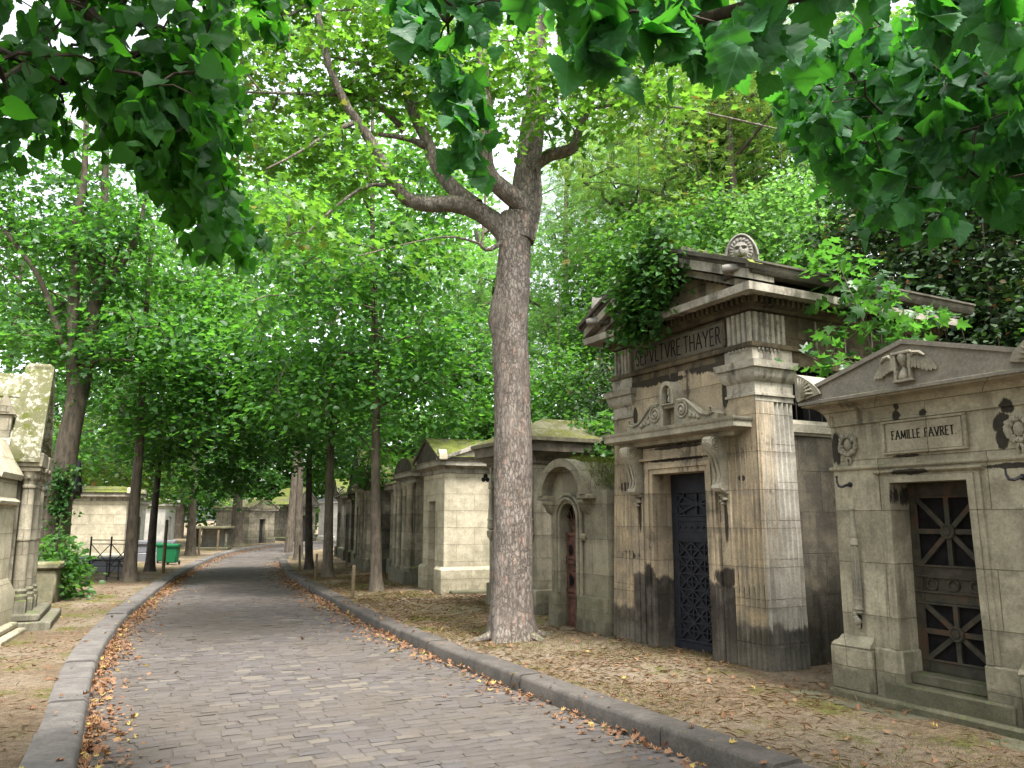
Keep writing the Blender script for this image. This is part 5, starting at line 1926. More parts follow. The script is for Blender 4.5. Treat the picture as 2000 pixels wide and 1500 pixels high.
m2.each('rail', M['black_iron'], FN2)

# wheeled bins
for (x, y, rz_, lab) in ((-11.05, 26.4, 4, 'green wheeled bin nearer the kerb'), (-11.75, 27.3, 12, 'green wheeled bin half hidden behind the thin brown post')):
    B = empty('wheeled_bin', (x, y, gz(x, y)), R(rz_), lab, 'bin', 'green wheeled bins')
    m = MB()
    m.box(-.30, .30, -.30, .30, .10, .80, .03)
    vs = m.v
    m.v = [(p[0] * (.82 + .23 * p[2]), p[1] * (.82 + .23 * p[2]), p[2]) for p in vs]
    m.box(-.33, .33, -.33, .33, .76, .82, .01)
    bo = m.build('body', M['green_plastic'], B)
    m = MB()
    m.prism([(-.36, .82), (.38, .82), (.38, .86), (0.0, .93), (-.36, .88)], 'x', -.345, .345)
    m.build('lid', M['green_plastic'], B)
    m = MB()
    m.tube([(-.25, .37, .84), (.25, .37, .84)], .018, 6)
    m.build('handle', M['green_plastic'], B)
    for s_ in (-1, 1):
        m = MB()
        n_ = 14
        m.prism([(.24 + .1 * math.cos(i * 2 * PI / n_), .1 + .1 * math.sin(i * 2 * PI / n_)) for i in range(n_)], 'x', s_ * .30 - .03, s_ * .30 + .03)
        m.build('wheel', M['rubber'], B)
    B.scale = (.60, .60, .72)

# posts
posts = [((688, 1170), .11, .62, .035, 'slim weathered post on the verge before the straight young trunk'),
         ((585, 1117), .12, .75, .03, 'dark slim post beside the nearly black trunk, on the lane side'),
         ((616, 1131), .12, .62, .03, 'grey green post between the nearly black trunk and the grey lime trunk'),
         ((318, 1120), .12, 1.45, .045, 'tall thin brown post standing before the green bins'),
         ((388, 1084), .12, 1.1, .05, 'pale wooden post beside the kerb just beyond the bins'),
         ((424, 1076), .12, .95, .05, 'brown wooden post before the low table tomb'),
         ((676, 1110), .12, .9, .03, 'thin dark stake beside the brown gabled tomb')]


def ground_at(u, v, z=.12):
    xc, yc = (u - 1000) / FPX, (750 - v) / FPX
    t_ = (z - EYE) / (SP + yc * CP)
    return xc * t_, (CP - yc * SP) * t_


for (uv, z, h, r_, lab) in posts:
    x, y = ground_at(*uv)
    m = MB()
    m.lathe(0, 0, [(r_, -.1), (r_ * 1.02, h * .5), (r_ * .95, h - .03), (r_ * .7, h)], 9)
    o = m.build('post', M['post_wood'])
    o.location = (x, y, gz(x, y))
    o.rotation_euler = (random.uniform(-.03, .03), random.uniform(-.04, .04), random.random() * 6)
    tag(o, lab, 'post', 'posts set in the verges')


# ================================================================== trees
SUNGAPS = [((-10.3, 29.5, 0), 3.2), ((-11.4, 26.5, 0), 1.9), ((-11.2, 36, 0), 3.0), ((-13.2, 27.5, 0), 1.5), ((-12, 43, 0), 2.5)]


def make_tree(name, label, group, limbs, ells, ncl, per, lsize, tmpl, lmat, bmat, spray=.42, flat=.4, tilt=.5, hang=0.0,
              seed=1, cat='tree', centers=None, gaps=.0, twig=.006, shell=.5, trunk_n=14, trunk_fn=None, crown_name='crown', trunk_name='trunk', droop=.35, sides=4, base=None, upper=None):
    rng = np.random.default_rng(seed)
    rs = random.Random(seed)
    p0 = np.array(limbs[0][0][0], float) if base is None else np.array(base, float)
    root = empty(name, tuple(p0), 0, label, cat, group)
    mb = MB()
    nodes, nrad = [], []
    skip = 1.2 if limbs[0][1] > .09 else .05
    for pts_, r0, r1 in limbs:
        P = np.array(pts_, float)
        k = max(8, int(np.linalg.norm(np.diff(P, axis=0), axis=1).sum() / .22))
        tt = np.linspace(0, len(P) - 1.0001, k)
        C = np.array([catmull3(P, t_) for t_ in tt])
        f = np.linspace(0, 1, k)
        rr = r0 + (r1 - r0) * f ** .8
        mb.tube(C - p0, rr, trunk_n if r0 > .09 else 8, True, trunk_fn)
        for c, q in zip(C[1:], rr[1:]):
            if np.linalg.norm(c - np.array(limbs[0][0][0])) > skip:
                nodes.append(c)
                nrad.append(q)
    if centers is None and hang == 0 and per < 40:
        ncl, per, spray = int(ncl * .8), per * 1.35, spray * .92
    # cluster centres
    if centers is None:
        cs = []
        vol = np.array([a[3] * a[4] * a[5] for a in ells]) ** .8
        cnt = np.maximum(1, (ncl * vol / vol.sum()).astype(int))
        for (cx, cy, cz, rx, ry, rz_), c in zip(ells, cnt):
            v = rng.normal(size=(c * 2, 3))
            v /= np.linalg.norm(v, axis=1)[:, None]
            v *= (rng.random(c * 2) ** (1 / 3 * shell))[:, None]
            q = np.array((cx, cy, cz)) + v * np.array((rx, ry, rz_))
            if gaps:
                nv = np.array([mnoise.noise(Vector(a * .8 + seed * 3.1)) for a in q])
                q = q[np.argsort(-nv + rng.random(len(nv)) * (1 - gaps))]
            cs.append(q[:c])
        cen = np.concatenate(cs)
    else:
        cen = np.array(centers, float)
    nodes = np.array(nodes)
    if SUNGAPS and centers is None:
        k_ = np.ones(len(cen), bool)
        sd = np.array(sdir)
        for (g_, rr_) in SUNGAPS:
            v_ = cen - np.array(g_)
            along = v_ @ sd
            k_ &= ~((np.linalg.norm(v_ - along[:, None] * sd, axis=1) < rr_) & (along > 0))
        cen = cen[k_]
    N_ = list(map(np.array, nodes))
    par = [-1] * len(N_)
    dmin = np.array([np.min(np.linalg.norm(nodes - c, axis=1)) for c in cen])
    order = np.argsort(dmin)
    arr = np.zeros((len(N_) + len(cen) * 5 + 5, 3))
    arr[:len(N_)] = nodes
    cnt_ = len(N_)
    nlimb = cnt_
    ends = []
    for ci in order:
        c = cen[ci]
        d = np.linalg.norm(arr[:cnt_] - c, axis=1) + .35 * np.maximum(0, arr[:cnt_, 2] - c[2])
        d[:nlimb] *= .9
        j = int(np.argmin(d))
        a = arr[j].copy()
        L = np.linalg.norm(c - a)
        k = int(min(5, max(2, L / .3)))
        bend = rng.normal(size=3) * .10 * L + np.array((0, 0, (.10 if hang == 0 else .22) * L))
        prev = j
        for q in range(1, k + 1):
            t_ = q / k
            arr[cnt_] = a + (c - a) * t_ + bend * 4 * t_ * (1 - t_) * .5
            par.append(prev)
            prev = cnt_
            cnt_ += 1
        ends.append((prev, ci))
    arr = arr[:cnt_]
    desc = np.zeros(cnt_)
    for e, _ in ends:
        desc[e] += 1
    for i in range(cnt_ - 1, nlimb - 1, -1):
        desc[par[i]] += desc[i]
    # tubes for the twigs: chains
    kids = {}
    for i in range(nlimb, cnt_):
        kids.setdefault(par[i], []).append(i)
    done = np.zeros(cnt_, bool)
    for i in range(nlimb, cnt_):
        if done[i]:
            continue
        ch = [par[i]]
        j = i
        while True:
            ch.append(j)
            done[j] = True
            ks = [q for q in kids.get(j, []) if not done[q]]
            if not ks:
                break
            j = max(ks, key=lambda q: desc[q])
        rad = [twig * max(1.0, desc[q]) ** .5 for q in ch]
        rad[0] = rad[1]
        mb.tube(arr[ch] - p0, np.minimum(rad, .09), sides, False)
    mb.build(trunk_name, bmat, root, True, 60, fix=False)
    # leaves
    LP, LT_, LN, LSZ, LRN = [], [], [], [], []
    for e, ci in ends:
        c = arr[e]
        n = max(3, int(per * rng.uniform(.6, 1.4)))
        tw = arr[e] - arr[par[e]]
        if hang:
            # leaves in two ranks along a drooping shoot
            Ls = (spray if np.isscalar(lsize) else spray * lsize[ci] / .08) * rng.uniform(.7, 1.3)
            f = rng.random(n)
            dr = np.array((tw[0], tw[1], min(tw[2], 0))) / (np.linalg.norm(tw) + 1e-6) * .5 + np.array((0, 0, -hang)) + rng.normal(size=3) * .18
            dr /= np.linalg.norm(dr)
            p = c + dr * (f[:, None] * Ls) + rng.normal(size=(n, 3)) * spray * .15
            T_ = dr * .5 + rng.normal(size=(n, 3)) * .55 + np.array((0, 0, -.55 * hang))
            Nn_ = rng.normal(size=(n, 3)) * tilt + np.array((-.1, -.25, .45))
        else:
            g = rng.normal(size=(n, 3)) * np.array((1, 1, flat)) * spray
            p = c + g
            p[:, 2] -= droop * (g[:, 0] ** 2 + g[:, 1] ** 2) / max(spray, .1) * .5
            T_ = g * np.array((1, 1, .3)) / spray + rng.normal(size=(n, 3)) * .5 + np.array((0, 0, -.35))
            cn_ = rng.normal(size=3) * .42
            Nn_ = rng.normal(size=(n, 3)) * tilt * .72 + np.array((0, 0, 1.0)) + cn_ + g * np.array((1, 1, 0)) / spray * .15
        LRN.append(np.clip(.6 * rng.random() + .4 * rng.random(n), 0, 1) if rng.random() > .04 else rng.random(n))
        LSZ.append(np.full(n, lsize if np.isscalar(lsize) else lsize[ci]))
        LP.append(p)
        LT_.append(T_)
        LN.append(Nn_)
    LP, LT_, LN = np.concatenate(LP), np.concatenate(LT_), np.concatenate(LN)
    n = len(LP)
    if upper is not None:  # unseen leaves added over and behind the viewer to shade the foreground
        (ux, uy, uz), (wx, wy, wz), un = upper
        up_ = np.array((ux, uy, uz)) + rng.uniform(-1, 1, (un, 3)) * np.array((wx, wy, wz)) - p0
        leaves('added_shade_crown', up_, unit(un), unit(un) * .5 + np.array((0, 0, 1)), rng.uniform(.14, .26, un), HEART_T if un < 10 else OVAL_T, lmat, root)
    leaves(crown_name, LP - p0, LT_, LN, np.concatenate(LSZ) * rng.uniform(.65, 1.25, n), tmpl, lmat, root, np.concatenate(LRN), rng.uniform(-.15, .25, n))
    return root


def catmull3(P, t_):
    i = min(int(t_), len(P) - 2)
    u = t_ - i
    p1, p2 = P[i], P[i + 1]
    p0 = P[i - 1] if i > 0 else 2 * p1 - p2
    p3 = P[i + 2] if i + 2 < len(P) else 2 * p2 - p1
    return .5 * (2 * p1 + (p2 - p0) * u + (2 * p0 - 5 * p1 + 4 * p2 - p3) * u * u + (3 * p1 - p0 - 3 * p2 + p3) * u ** 3)


def E3(u, v, Y, ru, rv, ry):
    """ellipsoid given by where its centre is seen, distance, and half sizes in metres"""
    c = at(u, v, Y)
    return (c[0], c[1], c[2], ru, ry, rv)


# ---- the big pale-barked maple
def bark_fn(p, t_, a):
    v = Vector(p)
    k = 1 + .07 * mnoise.noise(v * 2.2) + .03 * mnoise.noise(v * 7) + .014 * mnoise.noise(Vector((p[0] * 26, p[1] * 26, p[2] * 9)))
    z = p[2]
    if z < .9:
        fl = max(0.0, 1 - max(z - .08, 0) / .8)
        k *= 1 + .22 * fl ** 2 + .34 * fl ** 5 * (.55 + .6 * math.sin(a * 5 + 1) + .3 * math.sin(a * 3))
    # burls
    k += .34 * math.exp(-((p[2] - 4.28) / .17) ** 2 - ((p[0] + .30) / .13) ** 2)
    k += .16 * math.exp(-((p[2] - 4.5) / .2) ** 2 - ((p[0] - .02) / .12) ** 2) * (1 if p[1] < 0 else 0)
    return k


by = 10.3
b0 = np.array((-.0, by, .1))
tp = lambda u, v, dy=0.0: at(u, v, by + dy)
limbs = [
    ([(0.0, by, .0), (.0, by, .9), (.015, by, 2.0), (.005, by, 3.2), (-.02, by, 4.2), (.03, by, 5.0), (.07, by, 5.7)], .268, .222),
    ([tp(1005, 500), tp(985, 455), tp(945, 418), tp(890, 398, -.1), (tp(815, 398, -.2)), tp(778, 372, -.3), tp(748, 322, -.4), tp(716, 262, -.5), tp(676, 205, -.6), tp(640, 120, -.7), tp(620, 20, -.8)], .165, .035),
    ([tp(930, 405), tp(880, 362, .15), tp(850, 318, .3), tp(836, 280, .4), tp(800, 205, .5), tp(790, 140, .6), tp(765, 40, .8), tp(760, -80, 1.0)], .125, .04),
    ([tp(838, 290, .4), tp(800, 272, .2), tp(740, 262, 0)], .06, .03),
    ([tp(1012, 470), tp(1025, 400, .05), tp(1030, 340, .1), tp(1040, 250, .15), tp(1052, 150, .2), tp(1048, 60, .3), tp(1050, -60, .4), tp(1060, -200, .5)], .23, .11),
    ([tp(1025, 402, -.1), tp(985, 372, -.25), tp(955, 340, -.35), tp(948, 290, -.4), tp(950, 200, -.4), tp(940, 100, -.3), tp(930, -40, -.2)], .15, .05),
    ([tp(1035, 330, 0), tp(1070, 304, -.1), tp(1105, 296, -.15), tp(1122, 285, -.2), tp(1124, 270, -.2)], .10, .07),
    ([tp(1124, 275, -.2), tp(1150, 205, -.2), tp(1170, 150, -.1), tp(1185, 60, .0), tp(1190, -60, .2)], .06, .03),
    ([tp(1100, 150, .2), tp(1096, 60, .3), tp(1096, -40, .4)], .07, .05),
    ([tp(790, 255, .5), tp(720, 190, .2), tp(640, 185, -.2), tp(560, 182, -.6), tp(480, 180, -1.0)], .05, .014),
    ([tp(800, 165, .5), tp(740, 140, .2), tp(680, 118, 0), tp(620, 105, -.2), tp(560, 90, -.4)], .045, .014),
    ([tp(775, 365, -.3), tp(720, 362, -.6), tp(660, 400, -.9), tp(600, 455, -1.1)], .035, .010),
    ([tp(690, 240, -.6), tp(640, 262, -.8), tp(580, 300, -1.1), tp(520, 330, -1.3)], .035, .010),
    ([tp(1130, 215, -.2), tp(1200, 205, -.4), tp(1290, 205, -.6), tp(1400, 225, -.8), tp(1530, 255, -1.0)], .03, .010),
    ([tp(985, 470, -.1), tp(955, 488, -.22), tp(938, 478, -.25), tp(930, 450, -.25)], .035, .022),
    ([tp(938, 476, -.25), tp(880, 462, -.5), tp(800, 475, -.7), tp(700, 500, -1.0)], .018, .008),
    ([tp(1050, 320, -.1), tp(1056, 380, -.2), tp(1052, 420, -.2), tp(1042, 470, -.2)], .03, .018),
]
for a_, L_ in ((3.5, .5), (.2, .6), (5.6, .45)):
    d_ = np.array((math.cos(a_), math.sin(a_), 0))
    limbs.append(([b0 + d_ * .2 + np.array((0, 0, .13)), b0 + d_ * .4 + np.array((.03, 0, .06)), b0 + d_ * L_ + np.array((0, .04, .02)), b0 + d_ * (L_ + .25) + np.array((0, .06, -.06))], .055, .02))
ells = [E3(560, 120, 9.6, 1.0, .62, 1.2), E3(520, 230, 9.3, .9, .4, 1.1), E3(700, 110, 10.0, 1.0, .55, 1.3), E3(640, 300, 9.6, .75, .35, .9), E3(600, 420, 9.3, .6, .40, .8),
        E3(860, 60, 10.6, 1.2, .6, 1.4), E3(880, 170, 11.2, .9, .5, .8), E3(1000, 150, 9.7, .9, .45, .7), E3(1060, 225, 9.5, .75, .28, .6), E3(930, 250, 9.6, .5, .22, .5),
        E3(1180, 150, 9.8, .6, .5, .8), E3(1250, 70, 9.8, .9, .6, 1.0), E3(1300, 215, 9.5, .7, .18, .6), E3(1130, -60, 10.4, 1.6, .6, 1.6), E3(700, -100, 10.4, 2.2, .7, 2.0), E3(520, 20, 10.3, .8, .5, 1.2), E3(740, 470, 9.3, .5, .25, .5), E3(820, 120, 9.7, .6, .35, .5)]
make_tree('big_maple', 'big pale barked maple with swelling burls and forked limbs, at the verge beside the lane', None, limbs, ells, 640, 24, .105, MAPLE_T, M['leaf_maple'], M['bark_maple'], .30, .28, .42, 0, 3,
          trunk_n=40, trunk_fn=bark_fn, gaps=.45, twig=.0045, shell=.9, base=(0, by, 0))

LIND = 'lime trees lining the lane'


def lane_tree(name, label, base, top, h, r0, ells, seed, ncl, per=26, ls=.12, lm='leaf_linden', bm='bark_grey', extra=(), tm=OVAL_T, group=LIND, spray=.42, **kw):
    x, y = base
    z0 = gz(x, y) - .06
    b = np.array((x, y, z0))
    t_ = np.array(top, float)
    P = [b, b + (t_ - b) * .02 + np.array((0, 0, .0)), b * .7 + t_ * .3 + np.array((.04, 0, 0)), b * .4 + t_ * .6 - np.array((.04, 0, 0)), t_]
    P = [b, b * .82 + t_ * .18, b * .6 + t_ * .4 + np.array((.03, 0, 0)), b * .3 + t_ * .7 - np.array((.03, 0, 0)), t_]
    ex = [(e, a, c) for e, a, c in extra]

    def fn(p, tt, a):
        z = p[2]
        return (1 + .05 * mnoise.noise(Vector(p) * 3) + .02 * mnoise.noise(Vector(p) * 11)) * (1 + .45 * max(0, 1 - z / .5) ** 2)
    return make_tree(name, label, group, [(P, r0 * .86, r0 * .2)] + ex, ells, ncl, per, ls, tm, M[lm], M[bm], spray, .32, .5, 0, seed, trunk_n=16, trunk_fn=fn, gaps=.35, **kw)


def side_limbs(base, top, zs, length, seed, r=.035):
    rs = random.Random(seed)
    out = []
    b, t_ = np.array(base, float), np.array(top, float)
    for i, z in enumerate(zs):
        f = (z - b[2]) / (t_[2] - b[2])
        p = b + (t_ - b) * f
        a = i * 2.4 + rs.random()
        L = length * (1.1 - .5 * f) * rs.uniform(.8, 1.2)
        d = np.array((math.cos(a), math.sin(a), .55))
        out.append(([p, p + d * L * .35 + np.array((0, 0, .05)), p + d * L * .7, p + d * L + np.array((0, 0, -.08 * L))], r, .010))
    return out


# right verge, going away
bx, byy = ground_at(735, 1157)
top = at(728, 150, byy)
lane_tree('lime_tree', 'straight young lime trunk with broad leaves between the big maple and the dark trunks', (bx, byy), top, 0, .155,
          [E3(720, 720, byy, 2.2, .55, 1.8), E3(600, 640, byy - .6, 1.5, .7, 1.6), E3(840, 660, byy + .3, 1.4, .8, 1.5), E3(720, 520, byy, 2.3, .9, 1.8), E3(600, 780, byy - .4, 1.0, .6, 1.2), E3(730, 380, byy, 1.9, .9, 1.7), E3(860, 790, byy - .2, .9, .45, 1.0), E3(735, 240, byy, 1.4, .9, 1.3)],
          21, 430, 28, .14, extra=side_limbs((bx, byy, .1), top, (3.9, 4.4, 4.9, 5.4, 6, 6.6, 7.3, 8.1, 9), 2.3, 4))
bx, byy = ground_at(640, 1128)
top = at(655, 350, byy)
lane_tree('lime_tree', 'grey lime trunk next beyond the straight young trunk', (bx, byy), top, 0, .17,
          [E3(600, 800, byy - .5, 1.9, .75, 1.7), E3(560, 700, byy - .8, 2.0, .9, 1.8), E3(680, 820, byy, 1.5, .7, 1.6), E3(700, 900, byy + 1.5, 1.2, .6, 1.2), E3(640, 560, byy, 2.4, 1.5, 2.0), E3(620, 420, byy, 2.0, 1.2, 1.8)],
          22, 340, 26, .15, extra=side_limbs((bx, byy, .1), top, (4, 4.6, 5.3, 6, 7, 8), 2.2, 5))
bx, byy = ground_at(604, 1112)
top = at(600, 420, byy)
lane_tree('lime_tree', 'nearly black slim lime trunk near the bend on the tomb side', (bx, byy), top, 0, .15,
          [E3(540, 850, byy - .6, 1.8, .8, 1.7), E3(610, 880, byy, 1.5, .7, 1.5), E3(540, 740, byy, 2.2, 1.2, 1.9), E3(600, 600, byy, 2.4, 1.6, 2.0)],
          23, 230, 24, .16, 'leaf_dark', 'bark_dark', extra=side_limbs((bx, byy, .1), top, (3.6, 4.4, 5.3, 6.2, 7.4), 2.2, 6))
bx, byy = ground_at(583, 1094)
lane_tree('lime_tree', 'pale spotted trunk at the inside of the bend', (bx, byy), at(590, 560, byy), 0, .2,
          [E3(520, 900, byy - .6, 2.1, .8, 1.8), E3(600, 930, byy, 1.6, .7, 1.5), E3(540, 800, byy, 2.8, 1.3, 2.2), E3(580, 680, byy, 2.8, 1.5, 2.2)],
          24, 170, 22, .19, 'leaf_linden', 'bark_grey', extra=side_limbs((bx, byy, .1), at(590, 560, byy), (4, 5, 6, 7.5), 2.6, 7))

# left verge, going away
bx, byy = ground_at(252, 1137)
top = at(300, 430, byy)
lane_tree('lime_tree', 'leaning grey lime trunk just behind the iron grave fence', (bx, byy), top, 0, .2,
          [E3(300, 760, byy, 1.9, .7, 1.7), E3(390, 690, byy - .6, 2.0, .8, 1.8), E3(230, 680, byy - .2, 1.5, .7, 1.5), E3(400, 820, byy - .2, 1.2, .5, 1.3), E3(320, 600, byy, 2.2, .8, 1.8), E3(240, 840, byy + .6, 1.1, .5, 1.2), E3(440, 740, byy - .2, 1.3, .8, 1.4)],
          25, 400, 26, .15, extra=side_limbs((bx, byy, .1), top, (4.6, 5.1, 5.6, 6.2, 6.9), 2.2, 8))
bx, byy = ground_at(292, 1117)
top = at(335, 560, byy)
lane_tree('lime_tree', 'slim dark leaning lime trunk just before the green bins', (bx, byy), top, 0, .16,
          [E3(370, 880, byy, 1.7, .7, 1.6), E3(300, 870, byy + .5, 1.5, .7, 1.5), E3(440, 830, byy - .4, 1.8, .9, 1.7), E3(400, 760, byy, 2.2, 1.0, 1.9), E3(420, 930, byy, 1.2, .4, 1.2)],
          26, 360, 24, .16, 'leaf_dark', 'bark_dark', extra=side_limbs((bx, byy, .1), top, (3.6, 4.3, 5.1, 6.1), 2.2, 9))
bx, byy = ground_at(372, 1086)
lane_tree('lime_tree', 'grey trunk by the low table tomb beyond the bins', (bx, byy), at(390, 640, byy), 0, .24,
          [E3(400, 930, byy, 2.4, .9, 2.0), E3(470, 890, byy - .6, 2.2, 1.0, 2.0), E3(330, 920, byy + .6, 2.0, .8, 1.8), E3(420, 820, byy, 3.0, 1.3, 2.4)],
          27, 190, 22, .2, 'leaf_linden', extra=side_limbs((bx, byy, .1), at(390, 640, byy), (4, 5, 6, 7.5), 2.8, 10))
bx, byy = ground_at(462, 1069)
lane_tree('lime_tree', 'thick grey trunk with a small white notice near the end of the lane', (bx, byy), at(470, 720, byy), 0, .42,
          [E3(470, 940, byy, 3.0, 1.3, 2.4), E3(520, 900, byy, 3.0, 1.4, 2.4), E3(440, 850, byy, 3.4, 1.8, 2.6)],
          28, 160, 22, .25, 'leaf_linden', extra=side_limbs((bx, byy, .1), at(470, 720, byy), (4.5, 6, 7.5, 9), 3.4, 11))

# ivy-footed tree with several stems at the left
ya = 18.0
q = lambda u, v, dy=0.0: at(u, v, ya + dy)
zb = gz(*at(108, 1130, ya)[:2])
limbs = [([np.array((at(104, 1130, ya)[0], ya, zb - .1)), q(116, 980), q(132, 870), q(148, 790), q(152, 740)], .30, .19),
         ([q(148, 780), q(142, 690), q(143, 600), q(146, 520), q(148, 430), q(160, 380), q(165, 330), q(170, 200)], .17, .06),
         ([q(152, 790, .1), q(170, 700, .2), q(184, 600, .3), q(194, 560, .3), q(198, 470, .3), q(204, 380, .3), q(208, 240, .3)], .19, .07),
         ([q(193, 575, .3), q(178, 530, .2), q(170, 480, .1), q(165, 420, 0)], .08, .03),
         ([q(194, 572, .3), q(215, 545, .2), q(245, 505, .1), q(268, 460, 0), q(278, 420, 0), q(290, 340, -.1)], .10, .035),
         ([q(215, 540, .2), q(228, 500, .3), q(238, 460, .3)], .05, .02),
         ([q(140, 720, 0), q(118, 660, -.2), q(100, 600, -.3), q(75, 540, -.5), q(40, 490, -.6), q(0, 440, -.7), q(-60, 380, -.8)], .09, .035),
         ([q(115, 655, -.2), q(60, 655, -.5), q(0, 652, -.8)], .04, .015), ([q(160, 720, .1), q(200, 702, -.2), q(260, 704, -.5)], .05, .02)]
make_tree('ivy_footed_tree', 'many stemmed tree with ivy round its foot behind the gothic tomb', None, limbs,
          [E3(60, 500, ya, 1.5, 1.2, 1.6), E3(250, 500, ya, 1.2, .8, 1.4), E3(150, 420, ya, 1.6, .9, 1.6), E3(30, 620, ya, 1.5, .7, 1.5), E3(100, 690, ya - .6, 1.2, .5, 1.2), E3(200, 640, ya - .4, 1.0, .5, 1.2), E3(300, 440, ya + .5, 1.2, .7, 1.4), E3(120, 250, ya, 2.2, 1.2, 2.0), E3(60, 400, ya + 1, 2.0, 1.2, 2.0)],
          520, 18, .14, MAPLE_T, M['leaf_linden'], M['bark_grey'], .40, .3, .5, 0, 31, gaps=.6, trunk_n=18, twig=.006)

# farther trees that close the view; each its own crown and trunk
BACK = 'trees standing behind the lane and tombs'


def back_tree(label, x, y, h, ells, seed, ncl, per, ls, lm, bm='bark_grey', tm=OVAL_T, name='background_tree', r0=.2, flat=.4, spray=.6, gaps=.4, **kw):
    z0 = gz(x, y) - .1
    b, t_ = np.array((x, y, z0)), np.array((x + .3, y, z0 + h))
    P = [b, b * .7 + t_ * .3 + np.array((.1, 0, 0)), b * .4 + t_ * .6 - np.array((.1, 0, 0)), t_]
    return make_tree(name, label, BACK, [(P, r0, .04)] + side_limbs(b, t_, [z0 + h * f for f in (.35, .45, .55, .65, .75, .85)], h * .3, seed, .06), ells, ncl, per, ls, tm, M[lm], M[bm], spray, flat, .55, 0, seed, gaps=gaps, twig=.008, **kw)


back_tree('tall green tree behind the many stemmed tree', -17.5, 27, 13, [E3(40, 700, 27, 3.2, 2.2, 2.2), E3(160, 640, 27, 2.6, 1.8, 2.0), E3(-20, 560, 27, 2.6, 2.2, 2), E3(300, 560, 28, 2.4, 2.0, 2), E3(60, 830, 26, 2.4, 1.2, 2)], 41, 330, 22, .2, 'leaf_linden')
back_tree('yellowing tree behind the slate roofed little tomb', -15.5, 31, 8, [E3(200, 900, 31, 2.6, 1.2, 2), E3(150, 860, 31, 2.2, 1.2, 2), E3(280, 930, 32, 2, .9, 2)], 42, 160, 24, .2, 'leaf_chestnut')
back_tree('pale green tree high above the middle of the lane', -10.5, 38, 19, [E3(480, 500, 38, 4.2, 3.6, 3), E3(600, 430, 38, 3.6, 3.0, 3), E3(380, 480, 38, 3.4, 3.2, 3), E3(520, 650, 37, 4.2, 2.6, 3), E3(480, 330, 38, 4.6, 2.6, 3), E3(650, 280, 38, 3.2, 2.0, 3)], 43, 520, 24, .26, 'leaf_acacia', gaps=.6)
back_tree('dense tree over the end of the lane', -17, 62, 20, [E3(440, 960, 62, 5, 2.2, 3), E3(540, 960, 62, 5, 2.0, 3), E3(380, 860, 60, 6, 3.5, 4), E3(520, 820, 62, 6, 4, 4), E3(330, 980, 60, 4.5, 1.6, 3)], 44, 420, 24, .42, 'leaf_linden', r0=.4, spray=.9)
back_tree('light green tree past the last tombs', -10, 68, 20, [E3(600, 960, 66, 5, 2.2, 3), E3(660, 900, 64, 5, 3, 4), E3(740, 880, 60, 5, 3.5, 4), E3(640, 780, 64, 6, 4, 4), E3(560, 990, 70, 4, 1.5, 3)], 45, 420, 24, .42, 'leaf_acacia', r0=.4, spray=.9)
back_tree('pale tree far behind the straight young lime', -4, 52, 24, [E3(800, 560, 52, 5, 4, 4), E3(920, 520, 52, 4.5, 4, 4), E3(680, 480, 52, 5, 4, 4), E3(850, 380, 52, 5, 3.5, 4), E3(800, 760, 50, 5, 3, 4), E3(1010, 640, 52, 4, 3, 4)], 57, 520, 24, .36, 'leaf_acacia', r0=.4, spray=.85, gaps=.6)
back_tree('tall light tree far behind the leaning lime trunks', -24, 58, 26, [E3(330, 560, 58, 6, 4.5, 4), E3(200, 520, 58, 6, 4.5, 4), E3(420, 620, 56, 5, 4, 4), E3(100, 600, 56, 5, 4, 4), E3(280, 700, 56, 6, 4, 4), E3(500, 520, 58, 5, 4, 4)], 58, 560, 24, .40, 'leaf_linden', r0=.4, spray=.9, gaps=.6)
back_tree('mid green tree high on the slope behind the temple tomb', 8.5, 34, 16, [E3(1350, 420, 34, 4, 3, 3), E3(1500, 320, 34, 4, 3, 3), E3(1200, 380, 34, 3.5, 3, 3), E3(1650, 250, 33, 4, 3.5, 3), E3(1300, 220, 34, 4, 2.6, 3), E3(1150, 560, 34, 3, 2.4, 3)], 59, 520, 24, .26, 'leaf_linden', r0=.3, spray=.7)
back_tree('dark tree closing the slope behind the evergreen bushes', 14, 20, 12, [E3(1850, 420, 18, 2.6, 2.0, 2), E3(1980, 300, 17, 2.4, 2.2, 2), E3(1720, 380, 19, 2.2, 1.6, 2), E3(1900, 180, 18, 2.6, 1.8, 2)], 63, 420, 24, .17, 'leaf_dark')
back_tree('dark green tree beyond the white tombs', -23, 46, 15, [E3(250, 900, 46, 4.5, 2.2, 3), E3(180, 820, 46, 4.5, 3, 3), E3(320, 800, 46, 4.5, 3, 3), E3(100, 900, 44, 4, 2, 3)], 46, 330, 24, .32, 'leaf_dark', r0=.3, spray=.8)
back_tree('green tree rising behind the columned tomb', -1.2, 26, 13, [E3(830, 770, 26, 2.4, 1.6, 2), E3(900, 700, 26, 2.2, 1.8, 2), E3(780, 850, 26, 2, .9, 2), E3(870, 840, 24, 1.6, .7, 1.6), E3(800, 640, 26, 2, 1.5, 2)], 47, 330, 22, .19, 'leaf_dark')
back_tree('feathery pale acacia behind the big maple trunk', 1.6, 24, 15, [E3(1090, 560, 24, 2.2, 1.7, 2), E3(900, 560, 25, 1.7, 1.2, 2), E3(1100, 680, 22, 2, .9, 1.8), E3(1160, 430, 24, 2.0, 1.3, 2), E3(930, 660, 24, 1.3, .9, 1.6), E3(1100, 790, 20, 1.2, .6, 1.2), E3(1200, 330, 25, 2.2, 1.6, 2), E3(1140, 640, 25, 1.6, 1.0, 2)], 48, 640, 22, .24, 'leaf_acacia', tm=PINNATE_T)
